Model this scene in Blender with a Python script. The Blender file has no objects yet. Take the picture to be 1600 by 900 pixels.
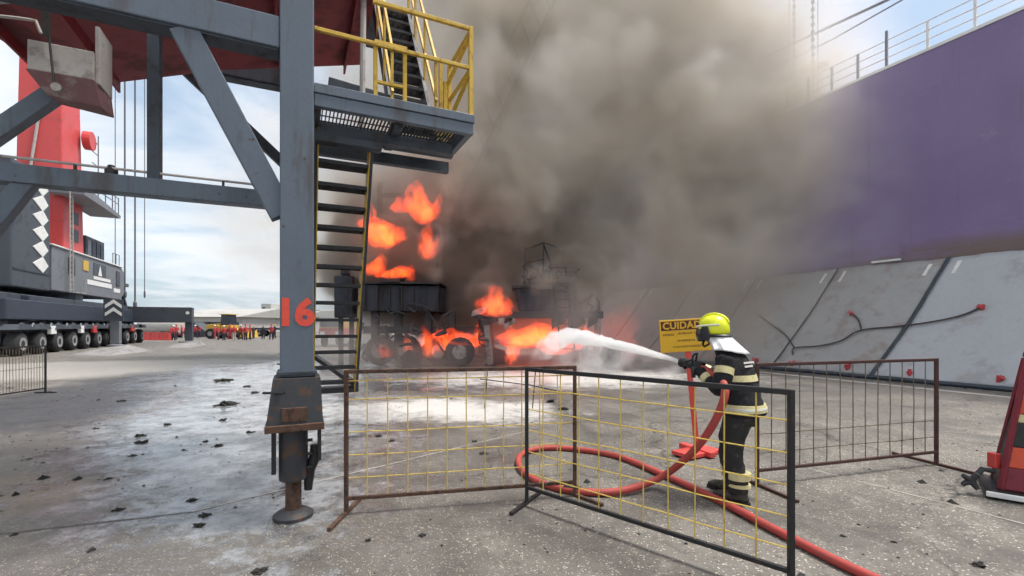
import bpy, bmesh, math, random
from mathutils import Vector, Matrix, noise as mnoise
random.seed(7)
S = bpy.context.scene
COL = S.collection
R = math.radians
# ---------------------------------------------------------------- camera, sky, sun, exposure
cam = bpy.data.cameras.new('camera'); cam_o = bpy.data.objects.new('camera', cam); COL.objects.link(cam_o)
cam_o.location = (0, 0, 1.7); cam_o.rotation_euler = (math.pi/2, 0, 0)
cam.sensor_width = 36; cam.lens = 16.2; cam.shift_y = 58/1600; cam.clip_start = .05; cam.clip_end = 4000
S.camera = cam_o
F = 720.0; HOR = 508.0
SUN_EL, SUN_AZ = 66, 80            # azimuth from +Y (ahead) towards +X
S.view_settings.view_transform = 'Standard'; S.view_settings.look = 'None'
S.view_settings.gamma = 1; S.view_settings.use_curve_mapping = False; S.view_settings.exposure = 0.6
S.cycles.use_denoising = True
S.cycles.volume_bounces = 6; S.cycles.volume_step_rate = 3.0; S.cycles.volume_max_steps = 256
S.cycles.use_adaptive_sampling = True; S.cycles.adaptive_threshold = .03; S.cycles.adaptive_min_samples = 12
S.cycles.diffuse_bounces = 3; S.cycles.max_bounces = 6; S.cycles.transparent_max_bounces = 16
S.cycles.sample_clamp_indirect = 4

class G:                           # node-tree helper, for shaders and geometry nodes alike
    def __init__(s, nt): s.nt = nt
    def n(s, t, **k):
        x = s.nt.nodes.new(t)
        for a, b in k.items(): setattr(x, a, b)
        return x
    def put(s, sock, v):
        if isinstance(v, bpy.types.NodeSocket): s.nt.links.new(v, sock)
        else: sock.default_value = v
    def m(s, op, *a, clamp=False):
        x = s.n('ShaderNodeMath', operation=op, use_clamp=clamp)
        for i, v in enumerate(a): s.put(x.inputs[i], v)
        return x.outputs[0]
    def vm(s, op, *a):
        x = s.n('ShaderNodeVectorMath', operation=op)
        for i, v in enumerate(a): s.put(x.inputs[3] if (op == 'SCALE' and i == 1) else x.inputs[i], v)
        return x.outputs['Value' if op in ('LENGTH', 'DISTANCE', 'DOT_PRODUCT') else 'Vector']
    def noise(s, vec, scale, detail=2, rough=.5, out=0, dist=0.):
        x = s.n('ShaderNodeTexNoise'); s.put(x.inputs['Vector'], vec); s.put(x.inputs['Scale'], scale)
        s.put(x.inputs['Detail'], detail); s.put(x.inputs['Roughness'], rough); s.put(x.inputs['Distortion'], dist)
        return x.outputs[out]
    def smooth(s, v, a, b, c=0., d=1.):
        x = s.n('ShaderNodeMapRange', interpolation_type='SMOOTHSTEP')
        for i, q in enumerate((v, a, b, c, d)): s.put(x.inputs[i], q)
        return x.outputs[0]
    def mix(s, f, a, b, blend='MIX'):
        x = s.n('ShaderNodeMix', data_type='RGBA', blend_type=blend)
        c4 = lambda v: v if isinstance(v, bpy.types.NodeSocket) or len(v) == 4 else (*v, 1)
        s.put(x.inputs[0], f); s.put(x.inputs[6], c4(a)); s.put(x.inputs[7], c4(b))
        return x.outputs[2]
    def sep(s, v):
        x = s.n('ShaderNodeSeparateXYZ'); s.put(x.inputs[0], v); return x.outputs
    def comb(s, x, y, z):
        n = s.n('ShaderNodeCombineXYZ')
        for i, v in enumerate((x, y, z)): s.put(n.inputs[i], v)
        return n.outputs[0]

world = bpy.data.worlds.new('World'); S.world = world; world.use_nodes = True
b = G(world.node_tree); bg = world.node_tree.nodes['Background']
sky = b.n('ShaderNodeTexSky', sky_type='NISHITA'); sky.sun_disc = False
sky.sun_elevation = R(SUN_EL); sky.sun_rotation = R(SUN_AZ); sky.air_density = 1.2; sky.dust_density = 2.0
d = b.n('ShaderNodeTexCoord').outputs['Generated']
x, y, z = b.sep(d)
zz = b.m('ADD', b.m('MAXIMUM', z, 0.), .16)
pv = b.comb(b.m('DIVIDE', x, zz), b.m('DIVIDE', y, zz), 0.)
n1 = b.noise(pv, 1.1, 6, .58, 0, .4); n2 = b.noise(pv, .35, 3, .5)
cl = b.smooth(b.m('ADD', b.m('MULTIPLY', n1, .65), b.m('MULTIPLY', n2, .45)), .43, .62)
cl = b.m('MULTIPLY', cl, .93)
shade = b.smooth(n1, .35, .75, 7.3, 5.2)
ccol = b.vm('SCALE', (.97, .985, 1.0), shade)
skyc = b.mix(.6, sky.outputs[0], (3.6, 4.6, 5.7))
b.put(bg.inputs[0], b.mix(cl, skyc, ccol)); bg.inputs[1].default_value = .11

sun = bpy.data.lights.new('sun', 'SUN'); sun.energy = 3.2; sun.angle = R(14); sun.color = (1, .95, .88)
sun_o = bpy.data.objects.new('sun', sun); COL.objects.link(sun_o)
sd = Vector((math.sin(R(SUN_AZ))*math.cos(R(SUN_EL)), math.cos(R(SUN_AZ))*math.cos(R(SUN_EL)), math.sin(R(SUN_EL))))
sun_o.rotation_euler = sd.to_track_quat('Z', 'Y').to_euler()

# ---------------------------------------------------------------- frames
TH = R(25); CT, ST = math.cos(TH), math.sin(TH)
# quay frame: v runs across the quay towards the ship, u runs along it; local x = v, local y = u
def W(v, u, z=0.): return Vector((v*CT - u*ST, v*ST + u*CT, z))
def ray(px, py): return Vector(((px-800)/F, 1, (HOR-py)/F))
def at(px, py, Y):                 # world point seen there at depth Y
    r = ray(px, py); return Vector((r.x*Y, Y, 1.7 + r.z*Y))
def onu(px, py, u):                # quay-frame point on a plane of constant u
    r = ray(px, py); t = u/(-ST*r.x + CT); return Vector((t*(CT*r.x+ST), u, 1.7+r.z*t))
def onv(px, py, v):
    r = ray(px, py); t = v/(CT*r.x + ST); return Vector((v, t*(-ST*r.x+CT), 1.7+r.z*t))
def gnd(px, py, z=0.):             # point on the ground
    r = ray(px, py); t = (z-1.7)/r.z; return Vector((r.x*t, t, z))

# ---------------------------------------------------------------- builders
OFF = {}
def setp(o, label=None, cat=None, group=None, kind=None):
    if label: o['label'] = label
    if cat: o['category'] = cat
    if group: o['group'] = group
    if kind: o['kind'] = kind
    return o
def thing(name, label, cat, base=(0, 0, 0), quay=False, group=None, rotz=None):
    o = bpy.data.objects.new(name, None); COL.objects.link(o); o.empty_display_size = .2
    base = Vector(base)
    if quay: o.location = W(*base); o.rotation_euler.z = TH; OFF[o.name] = base
    else:
        o.location = base; OFF[o.name] = base if rotz is None else Vector((0, 0, 0))
        if rotz is not None: o.rotation_euler.z = rotz
    return setp(o, label, cat, group)
def off_of(o):
    while o is not None:
        if o.name in OFF: return OFF[o.name]
        o = o.parent
    return Vector((0, 0, 0))
def link(me, name, mat, parent=None):
    o = bpy.data.objects.new(name, me); COL.objects.link(o)
    if mat is not None and not me.materials: me.materials.append(mat)
    o.parent = parent
    return o
def perp(d):
    d = d.normalized(); a = Vector((0, 0, 1)) if abs(d.z) < .9 else Vector((1, 0, 0))
    s = d.cross(a).normalized(); return s, s.cross(d).normalized()
class MB:
    def __init__(s): s.v = []; s.f = []
    def add(s, vs, fs):
        k = len(s.v); s.v += [Vector(p) for p in vs]; s.f += [tuple(i+k for i in q) for q in fs]; return s
    def box(s, a, b):
        (x0, y0, z0), (x1, y1, z1) = a, b
        return s.add([(x0,y0,z0),(x1,y0,z0),(x1,y1,z0),(x0,y1,z0),(x0,y0,z1),(x1,y0,z1),(x1,y1,z1),(x0,y1,z1)],
                     [(0,3,2,1),(4,5,6,7),(0,1,5,4),(1,2,6,5),(2,3,7,6),(3,0,4,7)])
    def cbox(s, c, d): return s.box([c[i]-d[i]/2 for i in range(3)], [c[i]+d[i]/2 for i in range(3)])
    def bar(s, p, q, w, h, up=None):   # rectangular bar p->q, w sideways, h along up
        p, q = Vector(p), Vector(q); d = (q-p).normalized()
        if up is None: a, u = perp(d)
        else: a = d.cross(Vector(up)).normalized(); u = a.cross(d).normalized()
        vs = []
        for e in (p, q):
            for i, j in ((-1,-1),(1,-1),(1,1),(-1,1)): vs.append(e + a*(i*w/2) + u*(j*h/2))
        return s.add(vs, [(0,1,2,3),(7,6,5,4),(0,4,5,1),(1,5,6,2),(2,6,7,3),(3,7,4,0)])
    def tube(s, pts, r, seg=8, cap=True):
        pts = [Vector(p) for p in pts]; n = len(pts); rs = r if isinstance(r, (list, tuple)) else [r]*n
        ring = []; prev = None
        for i, p in enumerate(pts):
            d = (pts[min(i+1, n-1)] - pts[max(i-1, 0)]).normalized()
            if prev is None: a, u = perp(d)
            else:
                a = (prev - d*prev.dot(d)); a = a.normalized() if a.length > 1e-6 else perp(d)[0]; u = a.cross(d)
            prev = a
            ring += [p + (a*math.cos(2*math.pi*k/seg) + u*math.sin(2*math.pi*k/seg))*rs[i] for k in range(seg)]
        fs = [(i*seg+k, i*seg+(k+1)%seg, (i+1)*seg+(k+1)%seg, (i+1)*seg+k) for i in range(n-1) for k in range(seg)]
        if cap: fs += [tuple(range(seg))[::-1], tuple((n-1)*seg+k for k in range(seg))]
        return s.add(ring, fs)
    def lathe(s, prof, c=(0, 0, 0), seg=20, axis='z'):   # prof: (radius, height)
        c = Vector(c); vs = []
        for r, h in prof:
            for k in range(seg):
                a = 2*math.pi*k/seg; x, y = r*math.cos(a), r*math.sin(a)
                vs.append(c + (Vector((x, y, h)) if axis == 'z' else Vector((h, x, y)) if axis == 'x' else Vector((x, h, y))))
        n = len(prof)
        fs = [(i*seg+k, i*seg+(k+1)%seg, (i+1)*seg+(k+1)%seg, (i+1)*seg+k) for i in range(n-1) for k in range(seg)]
        fs += [tuple(range(seg))[::-1], tuple((n-1)*seg+k for k in range(seg))]
        return s.add(vs, fs)
    def prism(s, poly, a, b, axis='y'):   # 2-D outline extruded from a to b
        n = len(poly)
        mk = (lambda p, h: (p[0], h, p[1])) if axis == 'y' else (lambda p, h: (h, p[0], p[1])) if axis == 'x' else (lambda p, h: (p[0], p[1], h))
        return s.add([mk(p, a) for p in poly]+[mk(p, b) for p in poly],
                     [tuple(range(n)), tuple(range(2*n-1, n-1, -1))]+[(i, i+n, (i+1)%n+n, (i+1)%n) for i in range(n)])
    def loft(s, secs, seg=20):            # (centre, half-width, half-depth[, tilt matrix])
        vs = []
        for sec in secs:
            c, rx, ry = Vector(sec[0]), sec[1], sec[2]; M = sec[3] if len(sec) > 3 else None
            for k in range(seg):
                a = 2*math.pi*k/seg; q = Vector((rx*math.cos(a), ry*math.sin(a), 0))
                vs.append(c + (M @ q if M else q))
        n = len(secs)
        fs = [(i*seg+k, i*seg+(k+1)%seg, (i+1)*seg+(k+1)%seg, (i+1)*seg+k) for i in range(n-1) for k in range(seg)]
        fs += [tuple(range(seg))[::-1], tuple((n-1)*seg+k for k in range(seg))]
        return s.add(vs, fs)
    def mesh(s, name, off=None):
        me = bpy.data.meshes.new(name); o = off or Vector((0, 0, 0))
        me.from_pydata([p-o for p in s.v], [], s.f)
        bm = bmesh.new(); bm.from_mesh(me); bmesh.ops.recalc_face_normals(bm, faces=bm.faces[:]); bm.to_mesh(me); bm.free()
        return me
    def build(s, name, mat, parent=None, bevel=0., smooth=False, label=None):
        me = s.mesh(name, off_of(parent)); o = link(me, name, mat, parent)
        if bevel:
            m = o.modifiers.new('bevel', 'BEVEL'); m.width = bevel; m.segments = 2; m.limit_method = 'ANGLE'
        if smooth:
            for p in me.polygons: p.use_smooth = True
            me.set_sharp_from_angle(angle=R(40))
        if label: o['label'] = label
        return o
def remeshed(mb, name, mat, parent, voxel=.014, it=6, fac=.5, lumps=None):
    me = mb.mesh(name+'_raw', off_of(parent)); tmp = bpy.data.objects.new(name+'_raw', me); COL.objects.link(tmp)
    m = tmp.modifiers.new('r', 'REMESH'); m.mode = 'VOXEL'; m.voxel_size = voxel
    m = tmp.modifiers.new('s', 'SMOOTH'); m.iterations = it; m.factor = fac
    dg = bpy.context.evaluated_depsgraph_get(); dg.update()
    me2 = bpy.data.meshes.new_from_object(tmp.evaluated_get(dg)); me2.name = name
    bpy.data.objects.remove(tmp); bpy.data.meshes.remove(me)
    if lumps:
        amp, sc = lumps
        for v, nrm in zip(me2.vertices, [n.vector.copy() for n in me2.vertex_normals]):
            v.co += nrm*amp*(mnoise.noise(v.co*sc) + .5*mnoise.noise(v.co*sc*2.3))
    for p in me2.polygons: p.use_smooth = True
    me2.materials.clear(); return link(me2, name, mat, parent)
def text_obj(txt, size, name, mat, parent, loc, rot, bold=0., extrude=.002, spacing=1.0, align='CENTER'):
    cu = bpy.data.curves.new(name, 'FONT'); cu.body = txt; cu.size = size; cu.align_x = align; cu.align_y = 'CENTER'
    cu.offset = bold; cu.extrude = extrude; cu.space_character = spacing; cu.resolution_u = 3
    t = bpy.data.objects.new(name, cu); COL.objects.link(t)
    dg = bpy.context.evaluated_depsgraph_get(); dg.update()
    me = bpy.data.meshes.new_from_object(t.evaluated_get(dg)); bpy.data.objects.remove(t); bpy.data.curves.remove(cu)
    me.materials.clear(); o = link(me, name, mat, parent); o.location = Vector(loc) - off_of(parent); o.rotation_euler = rot
    return o
def copy_tree(o, parent=None):
    c = o.copy(); COL.objects.link(c); c.parent = parent
    for ch in list(o.children): copy_tree(ch, c)
    return c

# ---------------------------------------------------------------- materials
MATS = {}
def pmat(name, col, rough=.6, metal=0., dirt=None, amt=.4, scale=2.5, bump=.15, var=.18, spec=.5, fine=30., streak=False, coat=0., chips=None):
    m = bpy.data.materials.new(name); m.use_nodes = True; nt = m.node_tree; b = G(nt)
    P = nt.nodes['Principled BSDF']; oc = b.n('ShaderNodeTexCoord').outputs['Object']
    rnd = b.n('ShaderNodeObjectInfo').outputs['Random']
    p = b.vm('ADD', oc, b.vm('SCALE', (13., 7., 5.), rnd))
    n1 = b.noise(p, scale, 5, .6); n2 = b.noise(p, fine, 3, .6)
    k = b.m('MULTIPLY_ADD', n1, 2*var, 1-var)
    k = b.m('MULTIPLY', k, b.m('MULTIPLY_ADD', n2, .2, .9))
    c = b.vm('SCALE', col, k)
    rg = b.m('MULTIPLY_ADD', n1, .25, rough-.12)
    if dirt:
        q = b.vm('MULTIPLY', p, (1., 1., .18)) if streak else p
        n3 = b.noise(q, scale*1.7, 6, .68)
        f = b.m('MULTIPLY', b.smooth(n3, .62-.28*amt, .74-.2*amt), min(1., amt*1.6))
        c = b.mix(f, c, dirt); rg = b.m('MULTIPLY_ADD', f, .25, rg)
    if chips:
        n5 = b.noise(p, 11., 5, .75); f5 = b.m('MULTIPLY', b.smooth(n5, .635, .66), b.smooth(n1, .42, .60)); c = b.mix(f5, c, chips)
        n6 = b.noise(b.vm('MULTIPLY', p, (1., 1., .08)), 9., 4, .7); c = b.mix(b.m('MULTIPLY', b.smooth(n6, .58, .72), .35), c, chips)
    b.put(P.inputs['Base Color'], c); b.put(P.inputs['Roughness'], b.m('ADD', rg, 0., clamp=True)); P.inputs['Metallic'].default_value = metal
    P.inputs['Specular IOR Level'].default_value = spec; P.inputs['Coat Weight'].default_value = coat
    if bump:
        bp = b.n('ShaderNodeBump'); bp.inputs['Strength'].default_value = bump; bp.inputs['Distance'].default_value = .01
        b.put(bp.inputs['Height'], b.m('ADD', n1, b.m('MULTIPLY', n2, .5))); b.put(P.inputs['Normal'], bp.outputs[0])
    MATS[name] = m; return m
SOOT = (.012, .011, .011)
M_steel = pmat('blue_grey_paint', (.105, .135, .175), .5, 0, (.075, .058, .048), .40, 2.2, .2, .14, streak=True, chips=(.055, .035, .026))
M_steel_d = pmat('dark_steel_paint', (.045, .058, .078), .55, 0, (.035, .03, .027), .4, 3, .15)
M_black = pmat('black_paint', (.014, .014, .016), .5, 0, (.10, .06, .035), .22, 6, .2)
M_rust = pmat('rusty_frame', (.09, .045, .028), .7, 0, (.02, .016, .014), .5, 9, .3)
M_rustd = pmat('brown_red_frame', (.06, .025, .022), .65, 0, (.13, .06, .035), .35, 9, .3)
M_yel = pmat('yellow_rail_paint', (.62, .40, .045), .5, 0, (.16, .07, .025), .35, 7, .2, chips=(.09, .04, .02))
M_wire = pmat('yellow_wire', (.66, .48, .11), .55, 0, (.25, .13, .05), .35, 9, .1)
M_wired = pmat('dull_wire', (.16, .13, .085), .6, 0, (.08, .04, .03), .45, 9, .1)
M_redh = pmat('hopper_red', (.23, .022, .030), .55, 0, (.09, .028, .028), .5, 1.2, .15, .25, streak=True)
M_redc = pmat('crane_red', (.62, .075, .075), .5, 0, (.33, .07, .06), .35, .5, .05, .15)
M_outl = pmat('dusty_outlet', (.46, .43, .41), .8, 0, (.22, .17, .16), .4, 4, .2)
M_outd = pmat('dusty_red_gate', (.20, .10, .105), .75, 0, (.34, .29, .28), .35, 4, .2)
M_num = pmat('number_paint', (.72, .075, .045), .55, 0, (.3, .05, .04), .2, 12, .05)
M_hull = None
M_tread = pmat('tread_steel', (.035, .036, .040), .6, .2, (.10, .075, .05), .3, 6, .3)
M_grey = pmat('grey_machine_paint', (.17, .18, .20), .55, 0, (.08, .08, .085), .3, .6, .05)
M_dgrey = pmat('dark_machine_paint', (.055, .065, .082), .55, 0, (.03, .03, .034), .35, .5, .05)
M_navy = pmat('navy_chassis_paint', (.030, .040, .062), .55, 0, (.06, .06, .065), .3, .5, .05)
M_tyre = pmat('tyre_rubber', (.022, .022, .024), .85, 0, (.07, .065, .06), .35, 2, .2)
M_rim = pmat('wheel_rim', (.32, .32, .33), .5, .2, (.1, .09, .08), .4, 4, .1)
M_white = pmat('white_paint', (.75, .75, .73), .5, 0, (.45, .43, .40), .25, 3, .05)
M_burn = pmat('burnt_steel', (.022, .022, .026), .7, 0, (.055, .05, .05), .45, 1.2, .3, .35)
M_burnb = pmat('scorched_blue_box', (.020, .024, .038), .6, 0, SOOT, .6, 1.0, .2, .3, streak=True)
M_ash = pmat('ash_grey', (.24, .23, .22), .85, 0, (.04, .04, .04), .5, 2, .3, .3)
M_coat = pmat('firefighter_cloth', (.016, .016, .020), .85, 0, (.06, .056, .05), .32, 9, 1., .25, .3, 120)
M_trou = pmat('trouser_cloth', (.030, .029, .030), .88, 0, (.09, .08, .07), .35, 7, .5, .25, .3, 220)
M_refl = pmat('reflective_band', (.62, .56, .30), .45, 0, (.35, .3, .16), .3, 14, .1)
M_reflg = pmat('silver_band', (.62, .62, .58), .4, .1, None, 0, 14, .1)
M_helm = pmat('helmet_lime', (.74, .79, .018), .3, 0, (.22, .24, .05), .22, 8, .05, .08, coat=.2)
M_flap = pmat('silver_neck_flap', (.62, .62, .63), .6, .1, (.35, .34, .33), .35, 10, .3)
M_visor = pmat('dark_visor', (.012, .012, .014), .2, 0, None, 0, 5, 0)
M_glove = pmat('glove_leather', (.028, .027, .028), .8, 0, (.30, .25, .12), .2, 14, .3)
M_boot = pmat('boot_rubber', (.045, .042, .035), .7, 0, (.12, .10, .075), .4, 9, .2)
M_skin = pmat('skin', (.36, .20, .13), .55, 0, None, 0, 8, .05)
M_hose = pmat('fire_hose_red', (.40, .055, .045), .65, 0, (.20, .09, .08), .35, 9, .25, fine=160)
M_brass = pmat('dark_coupling', (.05, .045, .04), .4, .6, None, 0, 8, .1)
M_sign = pmat('sign_yellow', (.74, .42, .018), .5, 0, (.5, .3, .05), .2, 6, .03)
M_signm = pmat('sign_maroon', (.085, .018, .012), .5, 0, None, 0, 6, 0)
M_ink = pmat('sign_ink', (.22, .12, .012), .6, 0, None, 0, 6, 0)
M_stand = pmat('sign_stand_red', (.66, .07, .06), .5, 0, (.4, .06, .05), .25, 8, .1)
M_orange = pmat('cone_orange', (.62, .085, .035), .55, 0, (.22, .05, .03), .35, 6, .1)
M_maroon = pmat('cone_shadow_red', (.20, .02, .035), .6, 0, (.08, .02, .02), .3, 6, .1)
M_tarp = pmat('grey_tarpaulin', (.40, .415, .44), .55, 0, (.30, .28, .27), .35, .8, .2, .10, .4, 8)
M_tarp2 = pmat('dirty_tarpaulin', (.33, .33, .33), .6, 0, (.26, .22, .20), .45, .8, .2, .12, .4, 8)
M_rope = pmat('dark_rope', (.07, .055, .055), .85, 0, None, 0, 20, .3)
M_rag = pmat('red_rag', (.50, .07, .075), .85, 0, (.25, .05, .05), .3, 20, .3)
M_wire_r = pmat('steel_wire_rope', (.16, .17, .19), .6, .3, None, 0, 5, 0)
M_shed = pmat('shed_roof', (.38, .37, .35), .7, 0, (.28, .26, .24), .4, .1, .02)
M_wall = pmat('pale_wall', (.48, .47, .45), .8, 0, (.36, .34, .32), .35, .1, .02)
M_glass = pmat('dark_glass', (.03, .04, .055), .15, 0, None, 0, 2, 0)
M_mach_y = pmat('machine_yellow', (.62, .38, .04), .5, 0, (.3, .2, .06), .3, .8, .05)
M_redv = pmat('vehicle_red', (.50, .05, .045), .45, 0, (.25, .05, .05), .25, .8, .03)
M_shirt_r = pmat('red_workwear', (.45, .05, .06), .85, 0, None, 0, 8, .1)
M_shirt_d = pmat('dark_workwear', (.035, .035, .05), .85, 0, None, 0, 8, .1)
M_pant = pmat('navy_workwear', (.04, .035, .05), .85, 0, None, 0, 8, .1)
M_conc = pmat('pale_concrete', (.42, .40, .375), .85, 0, (.28, .26, .24), .4, 1, .2)
M_jack = pmat('grimy_jack_paint', (.035, .038, .045), .6, 0, (.12, .06, .03), .42, 5, .35, .25)
M_boom = pmat('blue_boom_paint', (.10, .14, .26), .55, 0, (.05, .05, .07), .3, 1, .05)
M_dark = pmat('charcoal', (.018, .017, .016), .9, 0, (.06, .055, .05), .3, 14, .5)
# ================================================================ SETTING: quay, water
def ground_mat():
    m = bpy.data.materials.new('wet_concrete'); m.use_nodes = True; nt = m.node_tree; b = G(nt); P = nt.nodes['Principled BSDF']
    p = b.n('ShaderNodeTexCoord').outputs['Object']; px, py, pz = b.sep(p)
    n_big = b.noise(p, .16, 5, .6); n_mid = b.noise(p, .9, 6, .65, 0, .6); n_f = b.noise(p, 14., 4, .7); n_ff = b.noise(p, 70., 2, .6)
    vu = b.comb(b.m('ADD', b.m('MULTIPLY', px, CT), b.m('MULTIPLY', py, ST)), b.m('MULTIPLY', b.m('ADD', b.m('MULTIPLY', px, -ST), b.m('MULTIPLY', py, CT)), .16), 0.)
    n_str = b.noise(vu, 1.3, 5, .6)                                   # tyre and drag streaks along the quay
    c = b.mix(b.smooth(n_mid, .3, .7), (.088, .080, .070), (.19, .174, .152))
    c = b.mix(b.m('MULTIPLY', b.smooth(n_str, .45, .72), .5), c, (.155, .145, .135))
    # spilled pale grain bedded into the surface
    vor = b.n('ShaderNodeTexVoronoi', feature='F1'); b.put(vor.inputs['Vector'], p); vor.inputs['Scale'].default_value = 40.
    gr = b.smooth(vor.outputs['Distance'], .36, .20)
    gr = b.m('MULTIPLY', gr, b.smooth(b.noise(p, 19., 2, .6), .44, .58))
    grm = b.m('MULTIPLY', b.smooth(n_mid, .26, .52), b.smooth(n_big, .22, .45))
    c = b.mix(b.m('MULTIPLY', b.m('MULTIPLY', gr, grm), .9), c, (.66, .61, .53))
    c = b.mix(b.m('MULTIPLY', b.smooth(n_f, .52, .68), .7), c, (.062, .058, .054))
    n_bl = b.noise(p, 3.1, 6, .72, 0, .8)
    c = b.mix(b.m('MULTIPLY', b.smooth(n_bl, .52, .64), .6), c, (.075, .07, .064)); c = b.mix(b.m('MULTIPLY', b.smooth(n_bl, .44, .34), .35), c, (.34, .32, .285))
    vc = b.n('ShaderNodeTexVoronoi', feature='DISTANCE_TO_EDGE'); b.put(vc.inputs['Vector'], b.vm('ADD', p, b.vm('SCALE', b.noise(p, 1.4, 4, .6, 1), .9))); vc.inputs['Scale'].default_value = .32
    crk = b.m('MULTIPLY', b.smooth(vc.outputs['Distance'], .010, .002), b.smooth(n_big, .42, .52))
    c = b.mix(b.m('MULTIPLY', crk, .8), c, (.03, .028, .026))
    def ell(cx, cy, rx, ry, rot=0.):
        dx = b.m('SUBTRACT', px, cx); dy = b.m('SUBTRACT', py, cy); cr, sr = math.cos(rot), math.sin(rot)
        ex = b.m('DIVIDE', b.m('ADD', b.m('MULTIPLY', dx, cr), b.m('MULTIPLY', dy, sr)), rx)
        ey = b.m('DIVIDE', b.m('ADD', b.m('MULTIPLY', dx, -sr), b.m('MULTIPLY', dy, cr)), ry)
        return b.m('SUBTRACT', 1., b.m('SQRT', b.m('ADD', b.m('MULTIPLY', ex, ex), b.m('MULTIPLY', ey, ey))))
    jit = b.m('ADD', b.m('MULTIPLY_ADD', b.noise(p, .8, 6, .72), 1.7, -.85), b.m('MULTIPLY_ADD', b.noise(p, 5.5, 4, .7), .9, -.45))
    # pool of firewater
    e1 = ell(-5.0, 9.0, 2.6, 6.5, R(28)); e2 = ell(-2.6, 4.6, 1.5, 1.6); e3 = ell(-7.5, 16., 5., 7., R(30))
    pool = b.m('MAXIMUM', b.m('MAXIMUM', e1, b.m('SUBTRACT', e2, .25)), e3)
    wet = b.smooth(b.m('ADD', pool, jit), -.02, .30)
    damp = b.smooth(b.m('ADD', b.m('MAXIMUM', ell(-6., 6., 8., 9.), ell(3., 16., 12., 9.)), b.m('MULTIPLY', jit, .6)), -.15, .5)
    # foam and ash washed off the fire
    fo = b.smooth(b.m('ADD', b.m('MAXIMUM', ell(-1.5, 9.4, 3.4, 1.8, R(-5)), ell(1.5, 15., 7., 3.5)), b.m('MULTIPLY', jit, 1.1)), .0, .75)
    sand = b.smooth(b.m('ADD', ell(-5.2, 4.6, 1.6, 1.1, R(10)), b.m('MULTIPLY', jit, .9)), .1, .6)
    dry = b.smooth(b.m('ADD', ell(-19., 17., 13., 5.5, R(25)), b.m('MULTIPLY', jit, .4)), .0, .4)
    soot = b.smooth(b.m('ADD', b.m('MAXIMUM', ell(-2.2, 13.8, 3.6, 2.2), ell(-10.3, 11.3, 6.5, 1.9, R(112))), jit), -.2, .35)
    c = b.mix(sand, c, (.40, .31, .20)); c = b.mix(b.m('MULTIPLY', dry, .8), c, (.36, .34, .31))
    c = b.mix(b.m('MULTIPLY', damp, .55), c, (.085, .08, .076))
    wc = b.mix(b.smooth(b.noise(p, 2.2, 6, .75), .40, .62), (.33, .345, .37), (.07, .072, .078))  # milky water; the pale tone also carries painted-in sky reflection
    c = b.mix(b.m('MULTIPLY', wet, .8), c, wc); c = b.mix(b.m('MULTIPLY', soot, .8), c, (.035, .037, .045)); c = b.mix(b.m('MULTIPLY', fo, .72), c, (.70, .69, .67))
    b.put(P.inputs['Base Color'], c)
    ro = b.m('ADD', b.m('MULTIPLY_ADD', wet, -.60, .70), b.m('MULTIPLY', b.m('SUBTRACT', n_mid, .5), .8))
    ro = b.m('MAXIMUM', b.m('MULTIPLY_ADD', damp, -.20, ro), .10)
    mir = b.m('MULTIPLY', b.smooth(b.m('ADD', pool, b.m('MULTIPLY', jit, 1.1)), .22, .42), b.smooth(b.noise(p, 1.7, 4, .6), .40, .50))      # standing water
    ro = b.m('ADD', b.m('MULTIPLY', ro, b.m('SUBTRACT', 1., mir)), b.m('MULTIPLY', mir, .05))
    b.put(P.inputs['Roughness'], ro); P.inputs['Specular IOR Level'].default_value = .5
    bp = b.n('ShaderNodeBump'); bp.inputs['Strength'].default_value = .55; bp.inputs['Distance'].default_value = .012
    h = b.m('ADD', b.m('MULTIPLY', n_f, .8), b.m('ADD', b.m('MULTIPLY', n_ff, .35), b.m('MULTIPLY', gr, .7)))
    b.put(bp.inputs['Height'], b.m('MULTIPLY', h, b.m('MULTIPLY', b.m('MULTIPLY_ADD', wet, -.45, 1.), b.m('MULTIPLY_ADD', mir, -.9, 1.)))); b.put(P.inputs['Normal'], bp.outputs[0])
    return m
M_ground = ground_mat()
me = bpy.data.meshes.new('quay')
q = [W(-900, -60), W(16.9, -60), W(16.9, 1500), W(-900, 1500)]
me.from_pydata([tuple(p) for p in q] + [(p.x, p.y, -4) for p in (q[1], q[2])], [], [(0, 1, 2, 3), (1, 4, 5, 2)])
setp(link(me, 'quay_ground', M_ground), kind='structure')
def water_mat():
    m = bpy.data.materials.new('harbour_water'); m.use_nodes = True; b = G(m.node_tree); P = m.node_tree.nodes['Principled BSDF']
    P.inputs['Base Color'].default_value = (.02, .04, .04, 1); P.inputs['Roughness'].default_value = .08
    bp = b.n('ShaderNodeBump'); bp.inputs['Strength'].default_value = .4
    b.put(bp.inputs['Height'], b.noise(b.n('ShaderNodeTexCoord').outputs['Object'], 1.5, 4)); b.put(P.inputs['Normal'], bp.outputs[0]); return m
me = bpy.data.meshes.new('water'); me.from_pydata([tuple(W(16.8, -60, -2.5)), tuple(W(1200, -60, -2.5)), tuple(W(1200, 1500, -2.5)), tuple(W(16.8, 1500, -2.5))], [], [(0, 1, 2, 3)])
setp(link(me, 'water', water_mat()), kind='structure')
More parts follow.
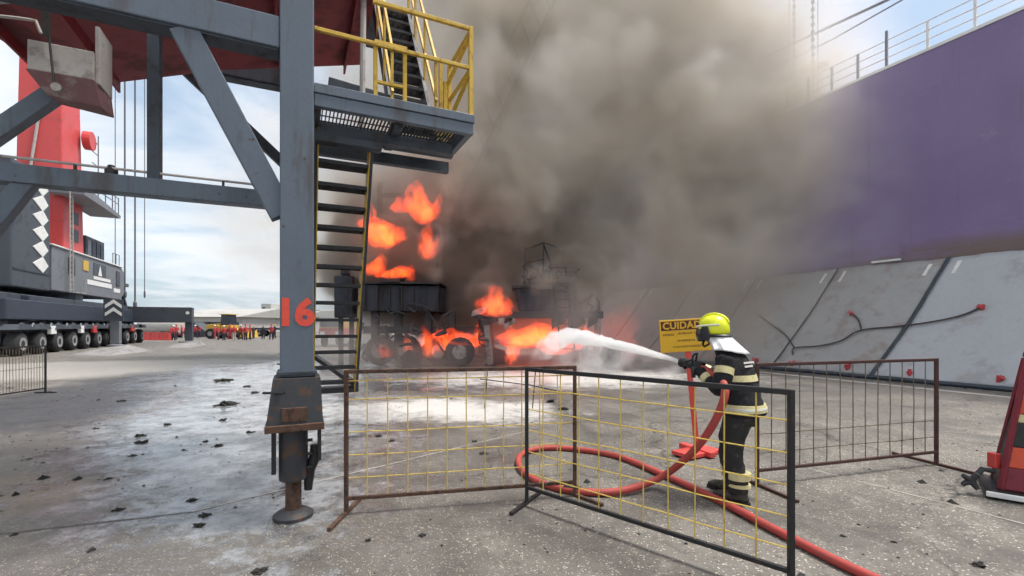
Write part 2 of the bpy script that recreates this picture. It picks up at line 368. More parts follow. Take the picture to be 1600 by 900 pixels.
# joints cast into the quay: thin strips of lighter filler
def strip(p, q, w, name, mat, z=.004, n=40, wob=.012):
    p, q = Vector(p), Vector(q); d = (q-p); s = Vector((-d.y, d.x, 0)).normalized(); vs = []
    for i in range(n+1):
        c = p + d*(i/n); ww = w*(.6+.5*abs(mnoise.noise(c*2.1+Vector((5, 1, 0))))); o = s*wob*mnoise.noise(c*1.3)
        vs += [tuple((c+o-s*ww/2).xy)+(z,), tuple((c+o+s*ww/2).xy)+(z,)]
    me = bpy.data.meshes.new(name); me.from_pydata(vs, [], [(2*i, 2*i+1, 2*i+3, 2*i+2) for i in range(n)])
    return setp(link(me, name, mat), kind='structure')
M_joint = pmat('joint_filler', (.40, .38, .34), .85, 0, (.2, .19, .17), .5, 3, .1)
M_jointd = pmat('joint_dark', (.09, .085, .08), .85, 0, (.2, .19, .17), .4, 3, .1)
strip(gnd(1262, 732), gnd(1760, 860), .028, 'expansion_joint', M_joint)
strip(gnd(1262, 732), W(7.3, 30), .02, 'expansion_joint', M_jointd)
strip(gnd(300, 800), gnd(830, 672), .03, 'expansion_joint', M_joint)
strip(gnd(-60, 842), gnd(300, 800), .03, 'expansion_joint', M_jointd)
strip(gnd(830, 672), gnd(1262, 600), .02, 'expansion_joint', M_jointd)
strip(W(15.2, 0), W(15.2, 60), .35, 'quay_edge_strip', M_conc, wob=.0)

# ================================================================ SHIP
def hull_mat():
    m = bpy.data.materials.new('purple_hull'); m.use_nodes = True; nt = m.node_tree; b = G(nt); P = nt.nodes['Principled BSDF']
    p = b.n('ShaderNodeTexCoord').outputs['Object']; x, y, z = b.sep(p)
    n1 = b.noise(p, .22, 5, .6); n2 = b.noise(b.vm('MULTIPLY', p, (1., 1., .15)), 1.6, 5, .65); n3 = b.noise(b.vm('MULTIPLY', p, (1., .12, 1.)), 1.2, 5, .7)
    c = b.mix(b.smooth(n1, .3, .7), (.185, .135, .275), (.225, .175, .325))
    c = b.mix(b.m('MULTIPLY', b.smooth(n2, .55, .75), .35), c, (.24, .19, .30))
    zz = b.m('ADD', z, b.m('MULTIPLY_ADD', n1, .8, -.4))
    lo = b.smooth(zz, 4.75, 4.15)                                     # chafed band above the tarpaulins
    c = b.mix(b.m('MULTIPLY', lo, b.smooth(n3, .40, .60)), c, (.16, .115, .105))
    c = b.mix(b.smooth(z, 3.9, 3.86), c, (.26, .26, .28))
    def seams(t, per, w): 
        f = b.m('ABSOLUTE', b.m('SUBTRACT', b.m('FRACT', b.m('DIVIDE', t, per)), .5)); return b.smooth(f, .5-w/per, .5)
    sm = b.m('MAXIMUM', seams(z, 2.45, .04), seams(y, 7.7, .04))
    n4 = b.noise(b.vm('MULTIPLY', p, (1., 1., .06)), 2.6, 4, .7)
    c = b.mix(b.m('MULTIPLY', b.smooth(n4, .60, .72), .35), c, (.14, .095, .10))
    c = b.mix(b.m('MULTIPLY', b.smooth(b.noise(p, 1.1, 6, .75), .60, .68), .4), c, (.26, .235, .33))
    c = b.mix(b.m('MULTIPLY', sm, .07), c, (.09, .07, .14))
    b.put(P.inputs['Base Color'], c); P.inputs['Roughness'].default_value = .5
    bp = b.n('ShaderNodeBump'); bp.inputs['Strength'].default_value = .35; bp.inputs['Distance'].default_value = .05
    b.put(bp.inputs['Height'], b.m('ADD', b.m('MULTIPLY', b.noise(b.vm('MULTIPLY', p, (1., 1.6, .5)), .45, 3, .5), 2.2), b.m('MULTIPLY', sm, .2))); b.put(P.inputs['Normal'], bp.outputs[0])
    return m
M_hull = hull_mat()
ship = thing('cargo_ship', 'long purple hulled cargo ship moored alongside the quay behind the smoke', 'ship', (19.5, 10, 0), True)
HV = 19.5; HT = 11.12
mb = MB(); secs = []
for u in [-30, -10, 0, 10, 20, 40, 80, 120, 150, 165]:
    k = max(0, (u-120)/45); secs.append((u, HV + 10*k**2))
vs = []; 
for u, v in secs: vs += [(v+.5, u, -4), (v, u, -2), (v, u, HT), (v+26-2*(v-HV), u, HT), (v+26-2*(v-HV), u, -4)]
n = len(secs)
fs = [(i*5+k, i*5+(k+1) % 5, (i+1)*5+(k+1) % 5, (i+1)*5+k) for i in range(n-1) for k in range(5)] + [(0, 1, 2, 3, 4), tuple((n-1)*5+k for k in range(5))]
mb.add(vs, fs).build('hull', M_hull, ship)
MB().box((HV-.03, -28, HT-.07), (HV+.12, 120, HT+.03)).build('gunwale', M_white, ship)
u = 3.4
while u < 40:
    hh = 1.35 if abs(u-9.4) < .5 else 1.0
    MB().box((HV+.03, u-.035, HT+.03), (HV+.10, u+.035, HT+hh)).build('railing_post', M_white if u < 9 else M_grey, ship)
    u += 1.22 if u < 9 else .95
for h in (.36, .68, 1.0):
    MB().tube([(HV+.065, 0, HT+h), (HV+.065, 45, HT+h)], .022, 6).build('rail', M_white, ship)
mb = MB().prism([(21.0, HT), (25.5, HT), (25.5, HT+1.5), (24.6, HT+2.3), (21.2, HT+1.9)], 14.2, 34, 'y')
mb.build('hatch_cover', M_grey, ship, .05)
MB().prism([(20.6, HT+1.9), (22.4, HT+2.6), (22.4, HT+2.9), (20.6, HT+2.2)], 13.2, 22, 'y').build('hatch_cover', M_grey, ship, .03)
a, c = onv(1150, 110, 21.5), onv(1395, -4, 21.5); dd = (c-a)
MB().tube([a-dd*.6, a, c, c+dd*.6], .055, 6).build('stay_cable', M_grey, ship)
a2 = Vector((0, 0, 1.5))
MB().tube([onv(1165, 128, 21.5)+a2*0, onv(1300, 62, 21.5), onv(1480, -40, 21.5)], .03, 6).build('stay_cable', M_grey, ship)
for i, px in enumerate((1233, 1241, 1270, 1278)):
    p = onv(px, 150, 20.6); o = thing('hoist_rope', ['thin plain hoist rope beside a chain, at the folded hatch cover', 'heavy chain hanging beside a thin rope over the hatch cover edge', 'heavy chain hanging over the ship railing near a thin rope', 'thin plain hoist rope over the ship railing beyond the chain'][i], 'rope', (p.x, p.y, HT), True, 'ropes hanging over the ship rail')
    mb = MB().tube([(p.x, p.y, HT-.0), (p.x, p.y, 30)], .018 if i in (0, 3) else .03, 6)
    mb.build('rope', M_wire_r, o)
    if i in (1, 2):
        mb = MB(); z = HT+.2
        while z < 20: mb.cbox((p.x, p.y, z), (.10, .10, .14)); z += .33
        setp(mb.build('chain_links', M_wire_r, o), kind='stuff')
# tarpaulins slung from the hull to the quay edge
TV0, TZ0, TV1, TZ1 = 19.42, 3.92, 16.5, .07
def tarp_pt(u, t, proud=0.):      # t 0 at hull, 1 at quay
    sag = .16*math.sin(math.pi*t) + .05*mnoise.noise(Vector((u*.9, t*3, 1.3))) + .025*mnoise.noise(Vector((u*2.5, t*9, 4)))
    return Vector((TV0+(TV1-TV0)*t, u + .78*(t-.5), TZ0+(TZ1-TZ0)*t - sag + proud))
tl = [(1.0, 4.45, M_tarp, 'grey tarpaulin at the open end of the row below the purple hull'), (4.5, 8.02, M_tarp, 'pale grey tarpaulin with red rag on long rope, beside the striped cone'),
      (8.12, 11.45, M_tarp2, 'brownish stained tarpaulin between the pale one and the smoke'), (11.5, 15, M_tarp2, 'grey tarpaulin half hidden by drifting smoke'),
      (15.05, 18.6, M_tarp2, 'grey tarpaulin lost in thick smoke'), (18.65, 22.2, M_tarp2, 'grey tarpaulin behind the burning hopper'), (22.25, 26, M_tarp2, 'grey tarpaulin at the smoky far end of the row')]
for u0, u1, mt, lab in tl:
    t = thing('tarpaulin', lab, 'tarpaulin', (TV1, (u0+u1)/2, 0), True, 'tarpaulins slung from the hull')
    nu, nt_ = 24, 26; vs = [tarp_pt(u0+(u1-u0)*i/nu, j/nt_) for j in range(nt_+1) for i in range(nu+1)]
    mb = MB().add(vs, [(j*(nu+1)+i, j*(nu+1)+i+1, (j+1)*(nu+1)+i+1, (j+1)*(nu+1)+i) for j in range(nt_) for i in range(nu)])
    o = mb.build('sheet', mt, t, smooth=True); m = o.modifiers.new('s', 'SOLIDIFY'); m.thickness = .012
    MB().tube([tarp_pt(u1+.02, j/12, .035) for j in range(13)], .05 if u1 < 8.5 else .025, 6).build('hem', M_steel_d if u1 < 8.5 else M_rope, t, smooth=True)
    for uu in (u0+.33, u1-.33):
        a_, b_ = tarp_pt(uu, .04, .03), tarp_pt(uu, .135, .03)
        MB().bar(a_, b_, .13, .012, (0, 0, 1)).build('tag', M_white, t)
    for k in range(2):
        p = tarp_pt(u0+.7+k*1.9, .965, .10); mb = MB()
        for j in range(4): mb.tube([p+Vector((0, 0, -.12)), p+Vector((random.uniform(-.06, .06), random.uniform(-.14, .14), random.uniform(.0, .12)))], [.03, .055], 6)
        mb.build('tie_rag', M_rag, t)
p = onv(1385, 405, 19.4)
setp(MB().box((p.x-.06, p.y-.45, 4.0), (p.x+.02, p.y+.45, 4.07)).build('light_batten', M_white), 'short pale batten on the hull above the stained tarpaulin', 'batten')
bpy.data.objects['light_batten'].rotation_euler.z = TH
o = MB().tube([(16.42, -20, .07), (16.42, 40, .07)], .065, 8).build('edge_pipe', M_steel_d); o.rotation_euler.z = TH
setp(o, 'long dark pipe lying along the quay edge at the foot of the tarpaulins', 'pipe')
def onpx(px, py):                 # point on the tarpaulin slope seen at a pixel
    best = None
    for i in range(0, 101):
        t = i/100; v = TV0+(TV1-TV0)*t; q = onv(px, py, v); e = abs(q.z - (TZ0+(TZ1-TZ0)*t - .16*math.sin(math.pi*t)))
        if best is None or e < best[0]: best = (e, q)
    q = best[1]; return q + Vector((-.05, 0, .06))
def rope(pts, r, name, mat, label, cat):
    pp = [onpx(*p) for p in pts]; sm = []
    for i in range(len(pp)-1):
        p0, p1, p2, p3 = pp[max(i-1, 0)], pp[i], pp[i+1], pp[min(i+2, len(pp)-1)]
        for k in range(6):
            t = k/6; sm.append(.5*((2*p1)+(p2-p0)*t+(2*p0-5*p1+4*p2-p3)*t*t+(3*p1-p0-3*p2+p3)*t**3))
    sm.append(pp[-1]); root = thing(name, label, cat, pp[0], True)
    MB().tube(sm, r, 6).build('rope', mat, root, smooth=True); return root, pp
def knot(root, p, s):
    mb = MB()
    for j in range(6): mb.tube([p, p+Vector((random.uniform(-.5, .2), random.uniform(-1, 1), random.uniform(-.8, .8)))*s], [s*.5, s*.35], 6)
    mb.build('rag', M_rag, root)
r_, pp = rope([(1535, 483), (1500, 497), (1450, 507), (1400, 513), (1345, 519), (1315, 535), (1280, 543), (1243, 546), (1240, 556)], .03, 'rope', M_rope, 'dark rope with red rag looping across two tarpaulins', 'rope'); knot(r_, pp[0], .12)
r_, pp = rope([(1332, 492), (1343, 503), (1347, 518)], .03, 'rope', M_rope, 'short dark rope with red rag hanging on the stained tarpaulin', 'rope'); knot(r_, pp[0], .10)
r_, pp = rope([(1188, 495), (1205, 508), (1228, 525), (1242, 545)], .03, 'rope', M_rope, 'dark rope curving down the tarpaulin out of the smoke', 'rope')

# ================================================================ HOPPER GANTRY (grey legs, red hopper, platform and stairs)
U0 = 4.41
gan = thing('hopper_gantry', 'blue-grey steel gantry on jacks carrying a red hopper, platform and stairs', 'gantry', (0, U0+.13, 0), True)
def leg(v, u, number=False):
    mb = MB().box((v-.135, u, 1.25), (v+.135, u+.27, 7.6))
    c = mb.build('column', M_steel, gan, .012)
    MB().box((v-.16, u-.02, 1.27), (v+.16, u+.29, 1.30)).build('collar', M_steel_d, c, .004)
    for zz in (2.05, 3.25): MB().box((v+.1355, u+.05, zz), (v+.142, u+.22, zz+.35)).build('cover_plate', M_steel_d, c)
    if number: text_obj('16', .315, 'number', M_num, c, (v-.015, u-.0035, 1.80), (math.pi/2, 0, 0), .014, .001, .95)
    # jack housing: a flared box with an open rusty underside
    mb = MB(); a, d_ = .185, .235
    mb.add([(v-a,u-.06,1.245),(v+a,u-.06,1.245),(v+a,u+.33,1.245),(v-a,u+.33,1.245),(v-d_,u-.09,.86),(v+d_-.03,u-.09,.86),(v+d_-.03,u+.36,.86),(v-d_,u+.36,.86)],
           [(0,1,2,3),(0,4,5,1),(1,5,6,2),(2,6,7,3),(3,7,4,0)])
    h = mb.build('jack_housing', M_jack, gan); m = h.modifiers.new('s', 'SOLIDIFY'); m.thickness = .02
    MB().box((v-d_-.01, u-.12, .80), (v+d_-.02, u+.39, .86)).build('housing_lip', M_rust, h, .006)
    MB().box((v-.12, u-.10, .88), (v+.08, u-.075, 1.0)).build('lip_bracket', M_rust, h, .004)
    MB().tube([(v-.26, u-.02, 1.13), (v-.10, u-.10, 1.13)], .012, 6).build('pin', M_black, h)
    j = MB().lathe([(.115, .34), (.118, .36), (.118, .80)], (v-.03, u+.12, 0), 20).build('jack_cylinder', M_jack, gan, smooth=True)
    for zz in (.44, .56, .68): MB().tube([(v+.08, u+.06, zz), (v+.125, u+.06, zz)], .014, 8).build('bolt', M_black, j)
    MB().lathe([(.066, .06), (.066, .34)], (v-.03, u+.12, 0), 16).build('jack_rod', M_rust, gan, smooth=True)
    MB().lathe([(.165, 0), (.165, .03), (.13, .055), (.085, .075)], (v-.03, u+.12, 0), 24).build('jack_foot', M_jack, gan, smooth=True)
    MB().box((v-.20, u+.02, .42), (v-.165, u+.09, .84)).build('side_stay', M_black, gan)
    MB().box((v+.165, u+.02, .50), (v+.195, u+.09, .86)).build('side_stay', M_black, gan)
    MB().tube([(v+.15, u+.12, .62), (v+.15, u+.12, .52), (v+.10, u+.13, .40), (v+.09, u+.13, .22)], [.045, .05, .05, .035], 10).build('hydraulic_valve', M_black, gan, smooth=True)
leg(0, U0, True); leg(0, 7.6); leg(-4.3, U0); leg(-4.3, 7.6)
for u, dz in ((U0+.012, 0), (7.62, 1.17)):
    mb = MB().box((-4.3+.135, u, 4.08+dz), (-.136, u+.22, 4.35+dz)); bm_ = mb.build('main_beam', M_steel, gan, .01)
    MB().box((-4.15, u+.02, 4.065+dz), (-.15, u+.21, 4.079+dz)).build('flange', M_steel_d, bm_)
for v in (-4.3, 0):
    MB().box((v-.10, U0+.271, 2.86), (v+.10, 7.59, 3.06)).build('side_beam', M_steel, gan, .01)
    MB().box((v-.10, U0+.271, 4.1), (v+.10, 7.59, 4.33)).build('side_beam', M_steel, gan, .01)
a, c = onu(288, 45, U0+.10), onu(437, 338, U0+.10); a.z = 4.09; c.x = -.11
MB().bar(a, c, .14, .20, (0, 0, 1)).build('diagonal_brace', M_steel, gan, .008)
MB().bar(onu(290, 110, 7.7), onu(450, 262, 7.7), .12, .14, (0, 0, 1)).build('diagonal_brace', M_steel_d, gan, .008)
tb = MB().box((-4.2, 5.2, 2.885), (-.101, 5.36, 3.045)).build('tie_beam', M_steel, gan, .008)
MB().tube([(-4.2, 5.24, 3.10), (-.12, 5.24, 3.10)], .012, 6).build('conduit', M_outl, tb)
for v in [-3.4+.55*i for i in range(6)]: MB().box((v-.01, 5.23, 3.046), (v+.01, 5.25, 3.10)).build('clip', M_tread, tb)
p = onu(172, 268, 5.24); MB().lathe([(.05, 0), (.05, .05), (.02, .09)], (p.x, 5.27, 3.046), 10).build('junction_box', M_tread, tb)
MB().box((-1.245, 5.22, 3.046), (-1.15, 5.34, 4.5)).build('hanger_post', M_steel_d, gan, .006)
a, c = onu(-40, 232, 5.28), onu(95, 140, 5.28); MB().bar(a, c, .12, .13, (0, 0, 1)).build('diagonal_brace', M_steel, gan, .006)
a, c = onu(-70, 425, 5.28), onu(45, 282, 5.28); MB().bar(a, c, .12, .13, (0, 0, 1)).build('diagonal_brace', M_steel, gan, .006)
# red hopper: a chute with sloping bottom plates, front plate leaning out, stiffeners on both
HR = 6.9
_h = [onu(0, 62, HR), onu(60, 100, HR), onu(180, 130, HR), onu(350, 110, HR), onu(562, 102, HR)]
HOP = [(_h[0].x-1.6, _h[0].z+1.1)] + [(p.x, p.z) for p in _h] + [(_h[4].x, 8.2), (_h[0].x-1.6, 8.2)]
def hfront(z): return 5.3 - (z-4.2)*.12
vs = [(v, hfront(z), z) for v, z in HOP] + [(v, HR, z) for v, z in HOP]; n = len(HOP)
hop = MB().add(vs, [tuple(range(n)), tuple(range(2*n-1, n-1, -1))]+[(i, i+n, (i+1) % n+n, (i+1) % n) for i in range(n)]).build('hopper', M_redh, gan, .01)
def bottom_z(v):
    for (v0, z0), (v1, z1) in zip(HOP[:5], HOP[1:6]):
        if v0 <= v <= v1: return z0+(z1-z0)*(v-v0)/(v1-v0)
for v in (-3.3, -2.6, -1.9, -1.05, -.2, .6):
    z0 = bottom_z(v); mb = MB()
    mb.add([(v-.012, hfront(z0)-.0, z0), (v+.012, hfront(z0), z0), (v+.012, hfront(7.5), 7.5), (v-.012, hfront(7.5), 7.5),
            (v-.012, hfront(z0)-.10, z0-.02), (v+.012, hfront(z0)-.10, z0-.02), (v+.012, hfront(7.5)-.1, 7.5), (v-.012, hfront(7.5)-.1, 7.5)],
           [(0,1,2,3),(7,6,5,4),(0,4,5,1),(1,5,6,2),(2,6,7,3),(3,7,4,0)])
    mb.build('stiffener', M_redh, hop)
    MB().box((v-.012, hfront(z0)-.09, z0-.13), (v+.012, HR-.02, z0+.02)).build('stiffener', M_redh, hop)
for z in (5.3, 6.2):
    MB().box((-2.0 if z < 5.3 else -3.2, hfront(z)-.14, z), (_h[4].x-.02, hfront(z)+.02, z+.03)).build('stiffener', M_redh, hop)
# discharge gate under the hopper
oa, oc_ = onu(42, 100, 4.93).x, onu(146, 100, 4.93).x
ot = MB().box((oa, 4.93, 3.732), (oc_, 5.22, 3.97)).build('outlet_box', M_outl, gan, .008)
MB().add([(oa-.01,4.92,3.73),(oc_+.01,4.92,3.73),(oc_+.03,5.24,3.73),(oa-.01,5.24,3.73),(oa+.09,5.0,3.575),(oc_+.03,5.0,3.54),(oc_+.05,5.24,3.55),(oa+.09,5.24,3.60)],
         [(0,1,2,3),(7,6,5,4),(0,4,5,1),(1,5,6,2),(2,6,7,3),(3,7,4,0)]).build('gate', M_outd, ot, .006)
MB().box((oc_+.001, 4.96, 3.72), (oc_+.03, 5.26, 4.2)).build('cheek_plate', M_outl, ot, .004)
MB().tube([(-1.77, 4.94, 3.63), (-1.77, 4.97, 3.63)], .035, 12).build('bolt_head', M_outl, ot)
MB().tube([(-1.77, 4.905, 3.66), (-1.80, 4.90, 4.05)], .008, 6).build('rod', M_tread, ot)
MB().box((-1.84, 4.88, 4.0), (-1.79, 4.91, 4.24)).build('bracket', M_tread, ot)
for k, (p0, p1, p2) in enumerate((((-2.3, 4.85, 4.05), (-2.0, 4.85, 4.22), (-1.82, 4.86, 4.24)), ((-2.3, 4.85, 4.02), (-2.0, 4.85, 4.08), (-1.86, 4.86, 4.09)))):
    pts = [Vector(p0)*(1-t)**2+Vector(p1)*2*t*(1-t)+Vector(p2)*t*t for t in [i/8 for i in range(9)]]
    if k: pts += [Vector((-1.83, 4.86, 4.0))]
    MB().tube(pts, .012, 6).build('hose', M_outl, ot, smooth=True)
# platform
PZ = 3.84
pf = MB().box((.137, U0, 3.755), (1.64, U0+.06, PZ)).box((.137, U0+.012, 3.64), (1.63, U0+.075, 3.752)).box((.137, 5.12, 3.64), (1.64, 5.2, 3.80)).box((1.57, U0+.0761, 3.65), (1.634, 5.119, 3.80)).box((.137, U0+.0761, 3.65), (.20, 5.119, 3.80)).build('platform', M_steel, gan, .006)
mb = MB(); v = .22
while v < 1.56: mb.box((v, U0+.08, 3.77), (v+.008, 5.118, 3.80)); v += .035
for u in (4.6, 4.75, 4.9, 5.03): mb.box((.205, u, 3.76), (1.565, u+.012, 3.769))
setp(mb.build('grating', M_tread, pf), kind='stuff')
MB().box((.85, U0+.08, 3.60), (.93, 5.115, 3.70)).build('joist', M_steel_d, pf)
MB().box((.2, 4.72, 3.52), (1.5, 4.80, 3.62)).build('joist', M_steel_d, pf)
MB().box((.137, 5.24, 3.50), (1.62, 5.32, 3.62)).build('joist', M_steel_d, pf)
RV = 1.605
def rp(p, q, w=.034): MB().bar(p, q, w, w).build('rail', M_yel, pf, .004)
def post(v, u, z0, z1, w=.042): MB().cbox((v, u, (z0+z1)/2), (w, w, z1-z0)).build('railing_post', M_yel, pf, .004)
post(RV, U0+.03, PZ-.002, 4.74); rp((.64, U0+.03, 4.72), (RV-.02, U0+.03, 4.72), .036); rp((.137, U0+.03, 4.33), (RV-.02, U0+.03, 4.32))
post(RV-.12, U0+.10+.6, PZ-.04, 4.70); post(1.49, 4.95, 3.8, 4.40)
rp((RV, U0+.05, 4.70), (RV, 5.16, 4.70)); rp((RV, U0+.05, 4.31), (RV, 5.16, 4.31)); rp((RV, U0+.05, 4.66), (RV-.1, 5.0, 4.34)); rp((RV, U0+.05, 4.28), (RV-.1, 5.0, 3.88))
post(RV, 5.16, PZ-.02, 4.72)
ga, gb = onu(587, 100, U0+.06).x, onu(633, 100, U0+.06).x       # little gate frame
for v in (ga, gb): post(v, U0+.075, PZ-.05, 4.36, .036)
rp((ga-.01, U0+.075, 4.37), (gb+.02, U0+.075, 4.37), .04); rp((ga, U0+.075, 4.0), (gb, U0+.075, 4.0), .03)
# flight of stairs down from the platform
def flight(v0, v1, u_a, z_a, u_b, z_b, nt, dz_s, yel=True):
    d = Vector((0, u_b-u_a, z_b-z_a)); st = None
    for k, v in enumerate((v0, v1)):
        o = MB().bar((v, u_a, z_a), (v, u_b, z_b), .012, .17, (0, 0, 1)).build('stringer', M_yel if yel else M_tread, gan)
        MB().bar((v+(-.022 if k == 0 else .022), u_a, z_a), (v+(-.022 if k == 0 else .022), u_b, z_b), .030, .155, (0, 0, 1)).build('stringer_flange', M_steel_d, o)
        st = st or o
    for i in range(nt):
        t = (i+.5)/nt; u, z = u_a+d.y*t, z_a+d.z*t
        mb = MB().box((v0+.007, u-.10, z-.018), (v1-.007, u-.085, z+.018)).box((v0+.007, u+.085, z-.018), (v1-.007, u+.10, z+.018))
        for j in range(9): uu = u-.07+j*.0175; mb.box((v0+.008, uu, z-.012), (v1-.008, uu+.005, z+.012))
        for j in range(5): vv = v0+.06+j*(v1-v0-.12)/4; mb.box((vv-.004, u-.084, z-.010), (vv+.004, u+.084, z+.009))
        mb.build('tread', M_tread, st)
s0, s1 = onu(497, 230, 4.9).x, onu(577, 230, 4.9).x
flight(s0, s1, 4.85, 3.62, 6.3, .88, 14, .2)
for v in (s0-.03, s1+.03):
    MB().bar((v, 6.28, .92), (.08, 7.62, 1.35), .06, .06).build('stair_strut', M_tread, gan)
MB().box((s0-.05, 6.22, .84), (s1+.05, 6.50, .90)).build('bottom_landing', M_tread, gan, .005)
# flight up from the platform towards the hopper top
f0, f1 = 1.0, 1.42
flight(f0, f1, 5.22, 3.84, 6.7, 6.2, 11, .2, False)
for v in (f0-.04, f1+.04):
    for h in (.45, .9):
        MB().bar((v, 5.2, 3.84+h), (v, 6.7, 6.2+h), .03, .03).build('rail', M_yel, gan, .004)
    for t in (.02, .35, .7, .98):
        MB().cbox((v, 5.2+1.5*t, 3.84+2.36*t+.45), (.03, .03, .9)).build('railing_post', M_yel, gan, .003)
MB().box((.1, 6.62, 6.12), (1.5, 7.62, 6.2)).build('top_landing', M_steel_d, gan, .006)
MB().bar((.30, 5.3, 4.28), (.95, 5.3, 4.22), .10, .12).build('pipe_rail', M_steel_d, gan, .01)
MB().tube([(.64, 5.25, 3.8), (.66, 5.25, 5.4)], .03, 8).build('pipe', M_outl, gan)
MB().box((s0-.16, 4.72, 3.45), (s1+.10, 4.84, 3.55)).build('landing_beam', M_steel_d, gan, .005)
# ================================================================ MOBILE HARBOUR CRANE (far left)
crn = thing('harbour_crane', 'dark grey mobile harbour crane with red tower parked beside the gantry', 'crane', (-16.5, 45, 0), True)
ch = MB().box((-19, 33.5, 2.0), (-14, 57.5, 3.15)).build('chassis', M_navy, crn, .06)
MB().box((-19.2, 33, 3.16), (-14.4, 56, 3.5)).build('deck', M_dgrey, ch, .03)
wb = MB().lathe([(.30, -.30), (.60, -.26), (.66, -.18), (.66, .18), (.60, .26), (.30, .30)], (0, 0, 0), 20, 'x').mesh('tyre')
wr = MB().lathe([(.05, .27), (.20, .30), (.36, .315), (.36, .2), (.05, .2)], (0, 0, 0), 16, 'x').mesh('rim')
for p in wb.polygons: p.use_smooth = True
k = 0
for row, v in enumerate((-13.9, -15.0, -18.0, -19.1)):
    for i in range(11):
        u = 34.2+i*2.15
        o = link(wb, 'wheel', M_tyre, crn); o.location = Vector((v, u, .66))-OFF[crn.name]
        if row == 0: r = link(wr, 'rim', M_rim, o)
for i in range(11):
    u = 34.2+i*2.15
    MB().box((-15.0, u-.35, .75), (-14.35, u+.35, 1.98)).build('bogie', M_dgrey, crn, .05)
    MB().prism([(u-.8, 1.45), (u+.8, 1.45), (u+.55, 1.75), (u-.55, 1.75)], -14.25, -13.5, 'x').build('mudguard', M_dgrey, crn)
    if i in (1, 3, 4, 6, 8): MB().box((-13.75, u+.9, 1.15), (-13.55, u+1.4+.2*(i % 3), 1.65)).build('locker', [M_redv, M_white, M_mach_y, M_white][i % 4], crn, .02)
    MB().tube([(-13.8, u+.2, 1.8), (-13.6, u+.8, 1.55), (-13.8, u+1.6, 1.8)], .05, 6).build('hydraulic_line', M_grey, crn)
for u in (36.5, 55):                                    # outrigger beams with jacks
    ob = MB().box((-23, u-.55, 1.95), (-9.4 if u > 50 else -14.05, u+.55, 3.45)).build('outrigger', M_navy if u < 50 else M_dgrey, crn, .05)
    if u > 50:
        MB().box((-10.0, u-.35, .12), (-9.4, u+.35, 1.96)).build('outrigger_leg', M_dgrey, ob, .03)
        MB().lathe([(.9, 0), (.9, .1), (.3, .16)], (-9.7, u, 0), 16).build('outrigger_pad', M_grey, ob)
        MB().tube([(-9.75, u-.57, 2.9), (-9.75, u-.552, 2.9)], .16, 12).build('lamp', M_white, ob)
jk = MB().box((-13.5, 46.7, .2), (-12.9, 47.3, 2.0)).build('side_jack', M_grey, crn, .03)
MB().lathe([(.6, 0), (.6, .1), (.25, .2)], (-13.2, 47, 0), 14).build('jack_foot', M_grey, jk)
cv = MB().box((-13.85, 46.55, 2.05), (-12.6, 46.62, 3.75)).build('chevron_board', M_dgrey, crn)
for k in range(2):
    z = 2.55+k*.62
    MB().prism([(-13.75, z-.15), (-13.22, z+.28), (-12.7, z-.15), (-12.7, z+.12), (-13.22, z+.58), (-13.75, z+.12)], 46.52, 46.545, 'y').build('chevron', M_white, cv)
MB().lathe([(2.3, 3.5), (2.3, 4.0)], (-17, 45, 0), 24).build('slew_ring', M_navy, crn)
hs = MB().prism([(40.2, 4.0), (53.2, 4.0), (54.2, 4.7), (54.2, 6.6), (53.4, 6.95), (40.2, 6.95)], -20, -14.6, 'x').build('machine_house', M_grey, crn, .05)
MB().box((-20.05, 40.1, 6.96), (-14.5, 53.6, 7.06)).build('roof', M_white, hs, .02)
for u, w, mt, z0, z1 in ((42.6, 1.0, M_dgrey, 5.3, 6.5), (45.0, .95, M_mach_y, 5.85, 6.6), (52.0, .9, M_dgrey, 5.2, 6.5)):
    MB().box((-14.59, u, z0), (-14.55, u+w, z1)).build('door' if mt is M_dgrey else 'warning_sign', mt, hs)
lg = MB().box((-14.59, 47.0, 5.65), (-14.575, 49.6, 6.65)).build('emblem_panel', M_dgrey, hs)
MB().prism([(47.9, 5.7), (48.7, 5.7), (48.3, 6.55)], -14.57, -14.56, 'x').build('emblem', M_white, lg)
for u0, u1, z0, z1 in ((47.0, 50.6, 5.35, 5.6), (45.8, 50.9, 4.85, 5.22), (51.4, 53.0, 4.6, 4.95)):
    MB().box((-14.59, u0, z0), (-14.57, u1, z1)).build('lettering_stripe', M_white, hs)
MB().box((-18.6, 47.2, 7.07), (-15.1, 51.0, 8.8)).build('engine_box', M_dgrey, hs, .05)
for k in range(4): MB().box((-15.09, 47.4+k*.9, 7.3), (-15.06, 48.1+k*.9, 8.5)).build('grille', M_grey if k == 0 else M_navy, hs)
for u in (51.6, 52.4, 53.2): MB().cbox((-14.7, u, 7.56), (.05, .05, 1.0)).build('railing_post', M_grey, hs)
MB().bar((-14.7, 51.6, 8.05), (-14.7, 53.2, 8.05), .05, .05).build('rail', M_grey, hs)
for u in (42.0, 42.45): MB().bar((-14.3, u, 4.0), (-14.3, u, 11.0), .06, .06).build('ladder_rail', M_conc, hs)
for k in range(20): MB().bar((-14.3, 42.0, 4.2+k*.34), (-14.3, 42.45, 4.2+k*.34), .035, .035).build('rung', M_conc, hs)
MB().bar((-14.3, 42.9, 4.05), (-14.3, 44.6, 4.05), .05, .05).build('step_frame', M_conc, hs); MB().bar((-14.3, 44.6, 4.05), (-14.3, 44.6, 5.2), .05, .05).build('step_frame', M_conc, hs)
cw = MB().box((-22, 35.5, 3.9), (-14.6, 40.0, 11.2)).build('counterweight', M_dgrey, crn, .08)
